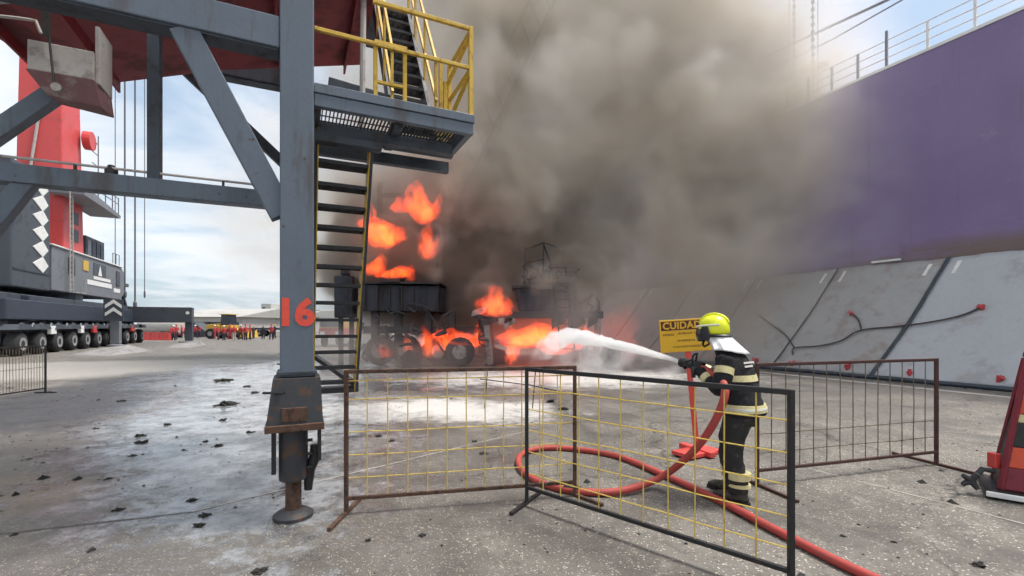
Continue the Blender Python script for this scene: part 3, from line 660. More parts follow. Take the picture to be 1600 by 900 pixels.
for z in (10.35, 9.4, 8.45, 7.5, 6.5, 5.5):
    MB().prism([(37.75, z), (38.95, z+.5), (39.65, z), (38.95, z-.5)], -14.6, -14.56, 'x').build('diamond_plate', M_white, cw)
MB().box((-14.59, 35.6, 4.9), (-14.56, 39.9, 5.0)).build('trim', M_navy, cw)
tw = MB().add([(-17.6,43,6.9),(-15,43,6.9),(-15,46.5,6.9),(-17.6,46.5,6.9),(-17.3,43.4,30),(-15.3,43.4,30),(-15.3,46.0,30),(-17.3,46.0,30)],
              [(0,3,2,1),(4,5,6,7),(0,1,5,4),(1,2,6,5),(2,3,7,6),(3,0,4,7)]).build('tower', M_redc, crn, .08)
MB().tube([(-16.9, 42.95, 11.0), (-16.2, 43.1, 17.5)], .09, 8).build('stay', M_outl, tw)
for z in (9.2, 7.9): 
    MB().box((-14.995, 44.4, z), (-14.96, 45.4, z+.9)).build('hatch', M_dgrey, tw)
MB().tube([(-14.9, 46.3, 16.0), (-14.4, 46.3, 16.0)], .7, 16).build('sheave', M_redc, tw)
MB().prism([(42.2, 10.9), (42.2, 11.6), (49.6, 11.0), (49.6, 10.75)], -15.6, -13.6, 'x').build('walkway', M_grey, tw)
for u in (43.5, 45, 46.5, 48, 49.4): MB().cbox((-13.7, u, 11.7), (.06, .06, 1.5)).build('railing_post', M_grey, tw)
for z in (11.9, 12.4): MB().bar((-13.7, 42.5, z), (-13.7, 49.5, z), .05, .05).build('rail', M_grey, tw)
for z in (14.5, 15.4, 16.3): MB().bar((-14.6, 46.8, z), (-14.6, 48.0, z), .05, .05).build('rail', M_grey, tw)
MB().bar((-14.6, 48.0, 12), (-14.6, 48.0, 17), .06, .06).build('rail', M_grey, tw)
MB().box((-15.6, 54.2, 5.4), (-14.9, 56.6, 5.7)).bar((-15.2, 55.2, 5.5), (-15.2, 56.8, 3.5), .25, .25).build('rear_bracket', M_dgrey, crn)
for i, (px, r, zb) in enumerate(((180, .035, 5.6), (195, .07, 4.6), (211, .07, 3.6), (226, .035, 4.6))):
    p = at(px, 300, 44); o = thing('crane_rope', ['thin steel rope hanging by the crane tower', 'thick steel rope hanging next to the crane house end', 'thick steel rope hanging clear of the crane house', 'thin outermost steel rope hanging behind the crane'][i], 'rope', (p.x, p.y, zb), group='ropes hanging behind the crane')
    MB().tube([(p.x, p.y, zb), (p.x, p.y, 34)], r, 6).build('strand', M_wire_r, o)
    MB().lathe([(r*1.5, -.3), (r*2.2, -.1), (r*2.2, .25), (r, .4)], (p.x, p.y, zb), 8).build('socket', M_wire_r, o)

# ================================================================ FAR BACKGROUND
def shed(name, label, px0, px1, Y, h_e, h_r, depth, group=None, doors=0):
    x0, x1 = at(px0, 500, Y).x, at(px1, 500, Y).x; t = thing(name, label, 'building', ((x0+x1)/2, Y, 0), group=group)
    MB().box((x0, Y, 0), (x1, Y+depth, h_e)).build('wall', M_wall, t)
    MB().prism([(Y-.8, h_e), (Y+depth+.8, h_e), (Y+depth*.5, h_r)], x0-.8, x1+.8, 'x').build('roof', M_shed, t)
    for i in range(doors):
        xx = x0+(x1-x0)*(i+.5)/doors; MB().box((xx-1.6, Y-.06, 0), (xx+1.6, Y-.01, h_e*.7)).build('door', M_dgrey, t)
    return t
shed('warehouse', 'long low warehouse with pale roof beyond the crane outrigger', 262, 372, 95, 3.4, 5.6, 30, 'far port buildings', 5)
shed('warehouse', 'low pale warehouse behind the parked trailer', 378, 470, 120, 4.0, 5.8, 25, 'far port buildings', 3)
t = thing('office_block', 'pale stepped office block far behind the warehouses', 'building', (at(415, 500, 210).x, 210, 0))
for x0, x1, h in ((395, 440, 7.6), (409, 424, 11.4)):
    a, c = at(x0, 500, 210).x, at(x1, 500, 210).x; MB().box((a, 210-(.5 if h > 8 else 0), 0), (c, 222, h)).build('block', M_wall, t)
    for k in range(int((c-a)/2.4)):
        for z in (3.0, 5.4) + ((8.6,) if h > 8 else ()): MB().box((a+.6+k*2.4, 209.3, z), (a+1.9+k*2.4, 209.45, z+1.2)).build('window', M_glass, t)
t = thing('grain_shed', 'tall pale shed roof partly hidden by the gantry column', 'building', (at(425, 500, 150).x, 150, 0))
MB().prism([(at(405, 500, 150).x, 0), (at(405, 500, 150).x, 4), (at(440, 500, 150).x, 6.6), (at(500, 500, 150).x, 6.6), (at(500, 500, 150).x, 0)], 150, 175, 'y').build('wall', M_shed, t)
# loader, tank trailer, container, flatbed
def wheel(parent, x, y, r, w):
    o = MB().lathe([(r*.5, -w/2), (r*.92, -w*.45), (r, -w*.3), (r, w*.3), (r*.92, w*.45), (r*.5, w/2)], (x, y, r), 16, 'y').build('wheel', M_tyre, parent, smooth=True)
    MB().lathe([(r*.45, -w*.52), (r*.45, w*.52)], (x, y, r), 12, 'y').build('rim', M_rim, o)
X = at(352, 500, 58).x; t = thing('wheel_loader', 'yellow wheel loader with dark cab standing among the workers', 'loader', (X, 58, 0))
MB().prism([(X-1.9, .9), (X-.2, .9), (X-.1, 1.9), (X-1.9, 1.75)], 57.2, 59, 'y').build('engine_cover', M_mach_y, t, .05)
MB().box((X-.1, 57.2, 1.0), (X+1.1, 59, 1.7)).build('body', M_mach_y, t, .05); MB().prism([(X-.2, 1.71), (X+1.0, 1.71), (X+.85, 3.0), (X-.1, 3.0)], 57.3, 58.9, 'y').build('cab', M_glass, t, .05)
MB().box((X-.25, 57.2, 3.01), (X+.95, 59, 3.1)).build('cab_roof', M_mach_y, t)
MB().bar((X+1.0, 58.1, 1.3), (X+2.6, 58.1, .7), .9, .2).build('lift_arm', M_mach_y, t); MB().prism([(X+2.4, .2), (X+3.4, .15), (X+3.2, 1.0), (X+2.5, 1.2)], 56.8, 59.4, 'y').build('bucket', M_mach_y, t)
for x in (X-1.2, X+1.2):
    for y in (57.1, 59.1): wheel(t, x, y, .65, .5)
X = at(243, 500, 62).x; t = thing('tank_trailer', 'pale cylindrical tank trailer parked beneath the crane outrigger', 'trailer', (X, 62, 0))
MB().lathe([(.3, -1.9), (1.0, -1.75), (1.15, -1.6), (1.15, 3.2), (1.0, 3.4), (.3, 3.5)], (X, 62, 1.65), 24, 'x').build('tank', M_wall, t, smooth=True)
MB().box((X-2.0, 61.2, .35), (X+3.2, 62.8, .62)).build('frame', M_redv, t)
for x in (X-1.2, X+1.6, X+2.6): 
    for y in (61.1, 62.9): wheel(t, x, y, .42, .3)
X = at(246, 500, 52).x; t = thing('crowd_barrier', 'low red plastic barrier in front of the tank trailer', 'barrier', (X, 52, 0))
for k in range(3):
    xx = X-1.2+k*1.05; o = MB().prism([(-.3, 0), (.3, 0), (.22, .3), (.1, .9), (-.1, .9), (-.22, .3)], xx-.5, xx+.5, 'x').build('segment', M_redv, t); o.location.y += 52
X = at(316, 500, 66).x; t = thing('steel_skip', 'dark open skip with sloping end near the warehouse', 'skip', (X, 66, 0))
o = MB().prism([(X-1.5, 1.9), (X-.5, 2.1), (X+1.0, .9), (X+.8, .1), (X-1.0, .1)], 65, 67, 'y').build('shell', M_dgrey, t, .03)
MB().box((X-1.3, 64.9, 0), (X+.9, 67.1, .098)).build('skid', M_dgrey, t)
X = at(420, 500, 70).x; t = thing('flatbed_trailer', 'long dark flatbed trailer parked behind the group of workers', 'trailer', (X, 70, 0))
MB().box((X-3.0, 69, 1.0), (X+6, 71.4, 1.3)).build('bed', M_navy, t, .03)
for x in (X-2.2, X-1.0, X+4.5): 
    for y in (69.2, 71.2): wheel(t, x, y, .48, .3)
X = at(516, 500, 36).x; t = thing('fire_engine', 'red and white fire engine seen through the gantry stairs', 'fire engine', (X, 36, 0))
MB().box((X-.9, 36, .7), (X+.9, 41, 1.45)).build('body', M_redv, t, .05); MB().box((X-.9, 36.05, 1.45), (X+.9, 41, 2.1)).build('upper_body', M_mach_y, t, .05)
MB().box((X-.85, 35.98, 2.1), (X+.85, 38, 2.9)).build('cab', M_white, t, .08); MB().box((X-.75, 35.93, 1.55), (X+.75, 35.975, 2.0)).build('windscreen', M_glass, t)
for s in (-.6, .6): MB().box((X+s-.18, 35.94, .9), (X+s+.18, 35.99, 1.2)).build('headlight', M_white, t)
for y in (37, 40):
    for s in (-.85, .85): wheel_o = MB().lathe([(.2, -.15), (.45, -.12), (.45, .12), (.2, .15)], (X+s, y, .45), 16, 'x').build('wheel', M_tyre, t, smooth=True)
X = at(585, 500, 30).x; t = thing('pickup_truck', 'white pickup truck behind the stairs, half lost in steam', 'pickup', (X, 30, 0))
MB().prism([(X-2.3, .5), (X+2.3, .5), (X+2.3, 1.05), (X+1.2, 1.1), (X+.5, 1.75), (X-.8, 1.75), (X-1.1, 1.1), (X-2.3, 1.05)], 30, 31.7, 'y').build('body', M_white, t, .06)
MB().prism([(X+.95, 1.12), (X+.45, 1.66), (X-.7, 1.66), (X-.9, 1.12)], 29.97, 29.995, 'y').build('side_window', M_glass, t)
for x in (X-1.4, X+1.4):
    for y in (30.05, 31.65): wheel(t, x, y, .38, .22)
# ramps poured on the quay
M_ramp = pmat('ramp_concrete', (.25, .24, .235), .85, 0, (.13, .125, .12), .5, .8, .2)
def ramp(name, label, pts, h, peak):
    q = [gnd(*p) for p in pts]; c = gnd(*peak); c.z = h; t = MB().add(q+[c], [tuple(range(len(q)))[::-1]]+[(i, (i+1) % len(q), len(q)) for i in range(len(q))])
    o = t.build(name, M_ramp); setp(o, label, 'ramp', 'concrete ramps beside the crane'); return o
ramp('concrete_ramp', 'low concrete ramp with dark slope in front of the crane wheels', [(112, 554), (172, 556), (238, 548), (200, 541), (150, 545)], .42, (200, 549))
ramp('concrete_ramp', 'small concrete ramp near the red barrier and workers', [(262, 543), (300, 543), (324, 538), (310, 534), (270, 538)], .40, (308, 540))
# workers
def make_person(shirt, pant, pose, name, label, loc, rz, hat, group, h=1.72):
    t = thing(name, label, 'person', loc, rotz=rz, group=group)
    key = ('body', pose)
    if key not in PCACHE:
        a = .16 if pose == 1 else .05
        mb = MB().loft([((0, .01, .9), .15, .10), ((0, 0, 1.1), .14, .10), ((0, 0, 1.3), .17, .11), ((0, 0, 1.42), .13, .08), ((0, .01, 1.5), .055, .055), ((0, .02, 1.56), .06, .075), ((0, .02, 1.64), .075, .095), ((0, .02, 1.72), .04, .05)], 12)
        for s in (-1, 1):
            mb.tube([(s*.09, 0, .92), (s*.10, s*a*.5+.03, .5), (s*.11, s*a, .06), (s*.11, s*a+.12, .04)], [.085, .065, .045, .035], 8)
            mb.tube([(s*.17, 0, 1.38), (s*.24, -.02, 1.12), (s*.22 if pose == 0 else s*.12, .12 if pose == 0 else .22, .92 if pose == 0 else 1.1)], [.06, .045, .035], 8)
        shirt_b = MB().loft([((0, .01, .86), .165, .125), ((0, 0, 1.1), .155, .115), ((0, 0, 1.3), .185, .125), ((0, 0, 1.43), .14, .09), ((0, .01, 1.48), .06, .06)], 12)
        for s in (-1, 1): shirt_b.tube([(s*.16, 0, 1.39), (s*.245, -.02, 1.13), (s*.225 if pose == 0 else s*.13, .10 if pose == 0 else .20, .96 if pose == 0 else 1.1)], [.07, .058, .048], 8)
        pant_b = MB().loft([((0, .01, .72), .15, .10), ((0, .01, .9), .16, .115), ((0, .01, .98), .155, .11)], 12)
        for s in (-1, 1): pant_b.tube([(s*.09, 0, .9), (s*.10, s*a*.5+.03, .5), (s*.11, s*a, .07)], [.10, .08, .065], 8)
        hat_b = MB().lathe([(.135, 1.66), (.125, 1.675), (.115, 1.70), (.09, 1.76), (.03, 1.785)], (0, .02, 0), 12)
        tmp = remeshed(mb, 'body', M_skin, None, .035, 2)
        PCACHE[key] = tmp.data, shirt_b.mesh('shirt'), pant_b.mesh('trousers'), hat_b.mesh('hard_hat')
        bpy.data.objects.remove(tmp)
    bo, sh, pa, ha = PCACHE[key]
    def part(me, nm, mt, tag):
        me = PCACHE.setdefault((id(me), tag), me.copy()) if tag else me
        o = link(me, nm, mt, t); o.scale = (h/1.78,)*3; return o
    part(bo, 'body', M_skin, ''); part(sh, 'shirt', shirt, shirt.name); part(pa, 'trousers', pant, pant.name)
    if hat: part(ha, 'hard_hat', hat, hat.name)
    return t
PCACHE = {}
wk = [(268, 56, 0, M_shirt_r, M_pant), (276, 53, 1, M_shirt_r, M_shirt_d), (284, 60, 0, M_shirt_r, M_pant), (305, 58, 1, M_shirt_r, M_pant), (312, 62, 0, M_shirt_r, M_pant),
      (341, 52, 1, M_shirt_r, M_pant), (350, 50, 0, M_shirt_r, M_shirt_d), (359, 54, 1, M_shirt_r, M_shirt_r), (366, 49, 0, M_shirt_r, M_conc), (376, 52, 1, M_shirt_r, M_pant),
      (391, 53, 0, M_shirt_r, M_pant), (396, 56, 1, M_shirt_d, M_pant), (411, 55, 0, M_shirt_d, M_pant), (424, 52, 1, M_shirt_r, M_pant), (429, 57, 0, M_shirt_d, M_pant), (271, 50, 1, M_shirt_r, M_pant), (290, 55, 0, M_shirt_r, M_shirt_d), (297, 51, 1, M_shirt_r, M_pant), (336, 56, 0, M_shirt_r, M_shirt_r), (384, 50, 0, M_shirt_r, M_shirt_d)]
wl = ['worker in red top standing at the end of the red barrier', 'worker in red top walking between tank trailer and outrigger leg', 'worker in red top standing under the outrigger end', 'worker in red top striding past the dark skip',
      'worker in red top standing beyond the dark skip', 'worker in red top just in front of the yellow loader cab', 'worker in red top and black trousers before the loader', 'worker all in red beside the loader bucket',
      'worker in red top with pale trousers near the small ramp', 'worker in red top and navy trousers stepping past the loader', 'worker in red top near the flatbed trailer end', 'worker in dark top beside one in red at trailer end',
      'worker in dark top alone in front of the flatbed', 'worker in red top beside the flatbed and the gantry column', 'worker in dark top tucked behind a red-shirted one at the column',
      'worker in red top leaning by the red barrier end', 'worker in red top and black trousers just past the outrigger leg', 'worker in red top stepping from outrigger leg towards the skip', 'worker all in red behind the loader lift end', 'worker in red top and black trousers between loader and flatbed']
for i, (px, Y, pose, sh, pa) in enumerate(wk):
    p = at(px, 508, Y); make_person(sh, pa, pose, 'person', wl[i], (p.x, Y, 0), random.uniform(0, 6.28), [M_white, M_redv, M_mach_y][i % 3] if i % 4 else None, 'workers gathered on the quay', random.uniform(1.66, 1.84))
p = gnd(160, 541); make_person(M_shirt_d, M_pant, 0, 'person', 'lone worker in dark clothes standing beside the crane wheels', (p.x, p.y, 0), 1.2, M_white, 'workers gathered on the quay')
# ================================================================ BARRIERS
def barrier(label, A, B, top, rail, legh, mf, mw, nv, hz, foot, group='mesh crowd barriers on the quay', tw=.035, wr=.0055, footang=(0, 0)):
    A, B = Vector(A), Vector(B); t = thing('crowd_barrier', label, 'barrier', (A+B)/2, group=group); d = (B-A).normalized(); s = Vector((-d.y, d.x, 0))
    up = lambda p, z: Vector((p.x, p.y, z))
    MB().bar(up(A, top), up(B, top), tw, tw).build('top_rail', mf, t, .004)
    MB().bar(up(A, rail), up(B, rail), tw*.9, tw*.9).build('bottom_rail', mf, t, .004)
    for p, fa in ((A, footang[0]), (B, footang[1])):
        MB().bar(up(p, .012), up(p, top+tw/2), tw, tw).build('post', mf, t, .004)
        f = Matrix.Rotation(fa, 3, 'Z') @ s
        if foot: MB().bar(up(p-f*foot*.5, .016), up(p+f*foot*.5, .016), .035, .03).build('foot', mf, t, .003)
    L = (B-A).length
    for i in range(1, nv+1):
        q = A + d*(L*i/(nv+1)); bend = Vector((0, 0, 0))
        pts = [up(q, rail+(top-rail)*k/4) + s*(.006*mnoise.noise(Vector((i*1.7, k*1.3, L)))) for k in range(5)]
        MB().tube(pts, wr, 5).build('wire', mw, t, smooth=True)
    for j, f in enumerate(hz):
        z = rail+(top-rail)*f
        pts = [up(A+d*(L*k/8), z+.010*mnoise.noise(Vector((k*.7, j*3.1, L)))) + s*.006 for k in range(9)]
        MB().tube(pts, wr, 5).build('wire', mw, t, smooth=True)
    return t
def gx(px, topy, topz):           # ground point under a rail end seen at (px, topy)
    Y = (1.7-topz)*F/(topy-HOR); return Vector(((px-800)/F*Y, Y, 0))
barrier('black framed barrier with yellow wires standing between hose loop and camera', gx(823, 577, 1.28), gx(1236, 613, 1.28), 1.28, .16, .16, M_black, M_wire, 10, (.12, .3, .48, .66, .84), .62, footang=(.25, 0))
barrier('rusty brown barrier with yellow wires beside the gantry jack', gx(541, 581, 1.28), gx(898, 574, 1.28), 1.28, .14, .14, M_rust, M_wire, 11, (.16, .34, .52, .78, .93), .7, footang=(-.25, .5))
barrier('brownish red barrier with dark wires behind the firefighter, near the tarpaulins', gx(1183, 570, 1.28), gx(1463, 562, 1.28), 1.28, .16, .16, M_rustd, M_wired, 13, (.16, .34), 1.0)
barrier('thin grey mesh barrier standing on its own before the crane ramp', gnd(-95, 640), gnd(71, 614), 1.18, .12, .12, M_black, M_wired, 30, (.5,), .5, wr=.006)
# low bar lying across between barrier and fire
A, B = gnd(755, 598, .0), gnd(905, 622, .0)
setp(MB().tube([at(750, 592, 9.6), at(830, 602, 9.3), at(905, 618, 9.0)], .012, 6).build('rope', M_rope, smooth=True), 'thin dark line sagging between two stakes behind the barriers', 'rope')
for px in (757, 832):
    p = at(px, 600, 9.4); setp(MB().tube([(p.x, p.y, 0), (p.x+.06, p.y, .75)], .012, 6).build('stake', M_rust), 'thin rusty stake holding the sagging line%s' % (' nearest the jack' if px < 800 else ' at its middle'), 'stake', 'stakes holding the line')

# ================================================================ WARNING SIGN
SY = 6.1
sb = at(1090, 690, SY); sb.z = 0
sg = thing('warning_sign', 'yellow CUIDADO warning sign on a red post behind the firefighter', 'sign', sb)
c0 = at(1070, 524, SY); top = at(1073, 548, SY)
MB().bar((sb.x, SY+.02, .06), (top.x-.01, SY+.02, top.z+.3), .07, .03, (0, 1, 0)).build('post', M_stand, sg, .006)
bs = MB().bar((sb.x-.30, SY-.22, .045), (sb.x+.24, SY+.12, .03), .30, .05, (0, 0, 1)).build('base_plate', M_stand, sg, .008)
MB().bar((sb.x+.10, SY-.25, .05), (sb.x-.12, SY+.25, .05), .10, .07, (0, 0, 1)).build('base_bar', M_stand, sg, .008)
bw, bh = .70, .43
bd = bpy.data.objects.new('board', None)
TILT = R(3.5)
def sgn(x, z, dy=0.): return Vector((c0.x + x*math.cos(TILT) - z*math.sin(TILT), SY-.012-dy, c0.z + x*math.sin(TILT) + z*math.cos(TILT)))
def plate(x0, x1, z0, z1, y0, y1, nm, mt, par, bev=0.):
    vs = [sgn(x, z, yy) for yy in (y0, y1) for x, z in ((x0, z0), (x1, z0), (x1, z1), (x0, z1))]
    return MB().add(vs, [(0,1,2,3),(7,6,5,4),(0,4,5,1),(1,5,6,2),(2,6,7,3),(3,7,4,0)]).build(nm, mt, par, bev)
board = plate(-.335, .365, -.215, .215, -.008, .004, 'board', M_sign, sg, .006)
plate(-.315, .345, .075, .195, .0042, .006, 'header', M_signm, board)
rt = (math.pi/2, -TILT, 0)
text_obj('CUIDADO', .128, 'lettering', M_sign, board, sgn(.015, .133, .0075), rt, .004, .001, 1.05)
for x, z, w in ((-.21, .02, .17), (.0, .03, .20), (.2, .03, .16), (.02, -.065, .26), (.02, -.145, .38)):
    # the small lines of the notice cannot be read in the photograph: worn strokes only
    for k in range(int(w/.022)):
        hgt = random.choice((.018, .026, .03)); xx = x-w/2+k*.022
        plate(xx, xx+.014, z-hgt/2, z+hgt/2, .0042, .0056, 'worn_stroke', M_signm if (x > .15) else M_ink, board)

# ================================================================ TALL CONE at the right edge
cb = gnd(1616, 776)
cn = thing('traffic_cone', 'tall orange and black banded cone on a low base beside the brownish barrier', 'cone', cb, rotz=R(4))
prof = [(.36, .08, .31, .30), (.31, .30, .27, .50), (.27, .50, .21, .74), (.21, .74, .19, .82), (.19, .82, .075, 1.38), (.105, 1.38, .09, 1.44)]
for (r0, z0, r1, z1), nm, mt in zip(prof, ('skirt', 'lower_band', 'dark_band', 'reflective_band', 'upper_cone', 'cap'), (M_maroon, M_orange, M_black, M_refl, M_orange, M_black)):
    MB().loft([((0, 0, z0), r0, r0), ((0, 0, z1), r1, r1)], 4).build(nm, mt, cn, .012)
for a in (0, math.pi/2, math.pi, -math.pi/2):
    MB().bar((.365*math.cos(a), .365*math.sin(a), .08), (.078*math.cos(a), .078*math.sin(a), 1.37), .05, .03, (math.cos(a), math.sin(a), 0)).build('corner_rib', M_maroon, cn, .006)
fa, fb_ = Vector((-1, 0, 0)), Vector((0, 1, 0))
for (r0, z0, r1, z1) in prof[:5]:  # shade of the left facet, put in as black panels over the bands
    g_ = 1.03; MB().add([fa*r0*g_*.96+fb_*r0*g_*.06+Vector((0, 0, z0)), fa*r0*g_*.06+fb_*r0*g_*.96+Vector((0, 0, z0)), fa*r1*g_*.06+fb_*r1*g_*.96+Vector((0, 0, z1)), fa*r1*g_*.96+fb_*r1*g_*.06+Vector((0, 0, z1)), fa*r0*.9+fb_*r0*.06+Vector((0, 0, z0)), fa*r0*.06+fb_*r0*.9+Vector((0, 0, z0)), fa*r1*.06+fb_*r1*.9+Vector((0, 0, z1)), fa*r1*.9+fb_*r1*.06+Vector((0, 0, z1))], [(0,1,2,3),(7,6,5,4),(0,4,5,1),(1,5,6,2),(2,6,7,3),(3,7,4,0)]).build('shade_side_panel', M_black, cn)
MB().loft([((0, 0, .0), .52, .52), ((0, 0, .05), .52, .52), ((0, 0, .08), .47, .47)], 4).build('base_plate', M_black, cn, .015)
e0, e1 = Vector((-.54, 0, .05)), Vector((0, -.54, .05)); MB().bar(e0.lerp(e1, .02), e0.lerp(e1, .98), .03, .05, (0, 0, 1)).build('edge_bar', M_white, cn, .008)
MB().box((-.37, .04, .27), (-.30, .12, .42)).build('handle_block', M_redv, cn, .01)
for k in range(5):
    a = k*1.25; MB().tube([(-.56, .10, .14), (-.56+.09*math.cos(a), .10+.05*math.cos(a*2), .14+.08*math.sin(a))], [.035, .022], 7).build('hook_lug', M_tread, cn, smooth=True)
MB().tube([(-.36, .06, .24), (-.46, .08, .26), (-.54, .10, .16)], .026, 8).build('tow_hook', M_tread, cn, smooth=True)

# ================================================================ HOSE
def crom(pp, n=8):
    sm = []
    for i in range(len(pp)-1):
        p0, p1, p2, p3 = pp[max(i-1, 0)], pp[i], pp[i+1], pp[min(i+2, len(pp)-1)]
        for k in range(n):
            t = k/n; sm.append(.5*((2*p1)+(p2-p0)*t+(2*p0-5*p1+4*p2-p3)*t*t+(3*p1-p0-3*p2+p3)*t**3))
    return sm+[pp[-1]]
HR_ = .036
FX, FY = 2.24, 4.50                       # firefighter's feet
hp = [gnd(1700, 1010, HR_), gnd(1500, 955, HR_), gnd(1350, 897, HR_), gnd(1225, 835, HR_), gnd(1120, 780, HR_), gnd(1035, 741, HR_), gnd(965, 713, HR_), gnd(900, 702, HR_), gnd(850, 700, HR_), gnd(818, 708, HR_),
      gnd(810, 724, HR_), gnd(826, 744, HR_), gnd(866, 761, HR_), gnd(920, 769, HR_), gnd(975, 766, HR_+.02), gnd(1030, 747, HR_+.075)]
hp += [at(1070, 718, 4.55), at(1100, 685, 4.36), at(1122, 648, 4.24), at(1133, 612, 4.22), Vector((1.985, 4.40, 1.19)), Vector((1.965, 4.66, 1.245)), Vector((1.95, 4.74, 1.26))]
hs_ = thing('fire_hose', 'red fire hose looping over the concrete up to the firefighter', 'hose', hp[8])
MB().tube(crom(hp), HR_, 10).build('hose_line', M_hose, hs_, smooth=True)
a, c = hp[12], hp[13]; MB().tube([a.lerp(c, .3), a.lerp(c, .75)], .05, 10).build('coupling', M_brass, hs_, smooth=True)

# ================================================================ FIREFIGHTER
fr = R(48)
ff = thing('person', 'firefighter in dark coat and lime helmet aiming a hose at the fire', 'person', (FX, FY, 0), rotz=fr)
def tilt(ax): return Matrix.Rotation(ax, 3, 'X')
# body under the clothes: one continuous figure
HC = Vector((0, .27, 1.61))
mb = MB().loft([((0, -.05, .88), .15, .11), ((0, -.02, 1.05), .14, .10), ((0, .05, 1.25), .165, .11), ((0, .10, 1.40), .15, .085), ((0, .16, 1.47), .06, .06), ((0, .21, 1.52), .058, .062)], 16)
mb.loft([((0, .24, 1.50), .035, .045), ((0, .25, 1.53), .06, .08), ((0, .262, 1.58), .072, .094), ((0, .27, 1.64), .077, .098), ((0, .265, 1.70), .06, .08), ((0, .26, 1.725), .02, .03)], 16)
mb.tube([(0, .355, 1.63), (0, .372, 1.60), (0, .375, 1.588), (0, .352, 1.58)], [.008, .012, .014, .009], 8)          # nose
for s in (-1, 1):
    mb.tube([(s*.078, .26, 1.63), (s*.086, .255, 1.605), (s*.078, .26, 1.58)], [.012, .016, .010], 8)                # ears
    mb.tube([(s*.028, .357, 1.645), (s*.045, .350, 1.645)], .010, 8)                                                 # brow
mb.tube([(-.022, .352, 1.55), (0, .36, 1.549), (.022, .352, 1.55)], .008, 8)                                        # lips
LL = [((-.10, -.02, .90), .085), ((-.125, .06, .50), .062), ((-.13, -.02, .12), .046), ((-.13, -.01, .06), .045), ((-.14, .14, .04), .035)]
RL = [((.10, -.0, .90), .085), ((.13, .12, .52), .062), ((.14, .12, .12), .046), ((.14, .13, .06), .045), ((.15, .28, .04), .035)]
for L_ in (LL, RL): mb.tube([p for p, r in L_], [r for p, r in L_], 10)
LA = [((-.17, .09, 1.38), .06), ((-.27, .10, 1.13), .05), ((-.235, .16, 1.10), .048), ((-.07, .37, 1.235), .036)]
RA = [((.17, .10, 1.38), .06), ((.27, .22, 1.17), .05), ((.25, .28, 1.16), .048), ((.19, .54, 1.27), .036)]
for A_ in (LA, RA): mb.tube([p for p, r in A_], [r for p, r in A_], 10)
remeshed(mb, 'body', M_skin, ff, .012, 3)
# coat
T_ = [((0, -.015, .83), .245, .20), ((0, -.015, .90), .24, .195), ((0, -.0, 1.02), .222, .175), ((0, .03, 1.15), .218, .168), ((0, .06, 1.27), .225, .162), ((0, .09, 1.37), .205, .14), ((0, .125, 1.44), .15, .115), ((0, .16, 1.49), .085, .085)]
mb = MB().loft(T_, 24)
SL = lambda A_, e: mb.tube(crom([Vector(p) for p, r in A_], 5), [max(.058, .092-.0026*i)+e for i in range(16)], 14)
SL(LA, 0); SL(RA, 0)
coat = remeshed(mb, 'coat', M_coat, ff, .014, 5, .5, (.011, 9))
def band(secs, e, nm, mt, par, seg=28):
    o = MB().loft([(c, a+e, b_+e, *m_) for c, a, b_, *m_ in secs], seg).build(nm, mt, par, smooth=True); return o
def tsec(z):
    for (c0_, a0, b0), (c1, a1, b1) in zip(T_[:-1], T_[1:]):
        if c0_[2] <= z <= c1[2]:
            f = (z-c0_[2])/(c1[2]-c0_[2]); return (Vector(c0_).lerp(Vector(c1), f), a0+(a1-a0)*f, b0+(b1-b0)*f)
band([tsec(.875), tsec(.90), tsec(.945)], .012, 'hem_band', M_refl, coat)
band([tsec(.90), tsec(.918)], .0155, 'hem_silver', M_reflg, coat)
band([tsec(1.165), tsec(1.20), tsec(1.222)], .010, 'chest_band', M_refl, coat)
def armband(A_, i0, i1, e, nm, mt):
    pts = crom([Vector(p) for p, r in A_], 5); MB().tube(pts[i0:i1+1], [max(.058, .092-.0026*i)+e for i in range(i0, i1+1)], 18).build(nm, mt, coat, smooth=True)
for A_ in (LA, RA):
    armband(A_, 2, 3, .004, 'sleeve_band', M_refl); armband(A_, 12, 13, .006, 'cuff_band', M_refl)
ml = MB()
for k in range(2): ml.box((-.11, 0, -.012-.035*k), (.11-.05*k, .003, .006-.035*k))
o = ml.build('back_lettering', M_reflg, coat); o.location = Vector((-.05, -.082, 1.345)); o.rotation_euler = (R(-16), 0, R(-8)); setp(o, kind='stuff')
# trousers and boots
mb = MB().loft([((0, -.01, .74), .185, .14), ((0, -.01, .88), .195, .15), ((0, -.0, .96), .19, .14)], 20)
TRR = [.125, .098, .088]
for L_ in (LL, RL):
    q = crom([Vector(p) for p, r in L_[:3]], 5); mb.tube([p for p in q]+[q[-1]+Vector((0, -.005, -.02))], [.135-.005*i for i in range(len(q))]+[.088], 14)
tro = remeshed(mb, 'trousers', M_trou, ff, .014, 4, .5, (.014, 11))
for L_ in (LL, RL):
    an = Vector(L_[2][0])
    MB().loft([((an.x, an.y+.012, .235), .104, .106), ((an.x, an.y+.008, .30), .108, .108)], 20).build('ankle_band', M_refl, tro, smooth=True)
    MB().loft([((an.x, an.y+.005, .165), .098, .104), ((an.x, an.y+.008, .195), .100, .104)], 20).build('ankle_band', M_refl, tro, smooth=True)
    mb = MB().loft([((an.x, an.y, .20), .07, .075), ((an.x, an.y, .10), .062, .072), ((an.x, an.y+.02, .05), .06, .10)], 16)
    mb.loft([((an.x, an.y+.08, .03), .052, .17), ((an.x, an.y+.08, .06), .054, .17), ((an.x, an.y+.06, .095), .045, .12)], 18)
    bt = remeshed(mb, 'boot', M_boot, ff, .010, 3)
    MB().loft([((an.x, an.y+.08, .0), .056, .178), ((an.x, an.y+.08, .03), .057, .178)], 18).build('sole', M_black, bt)
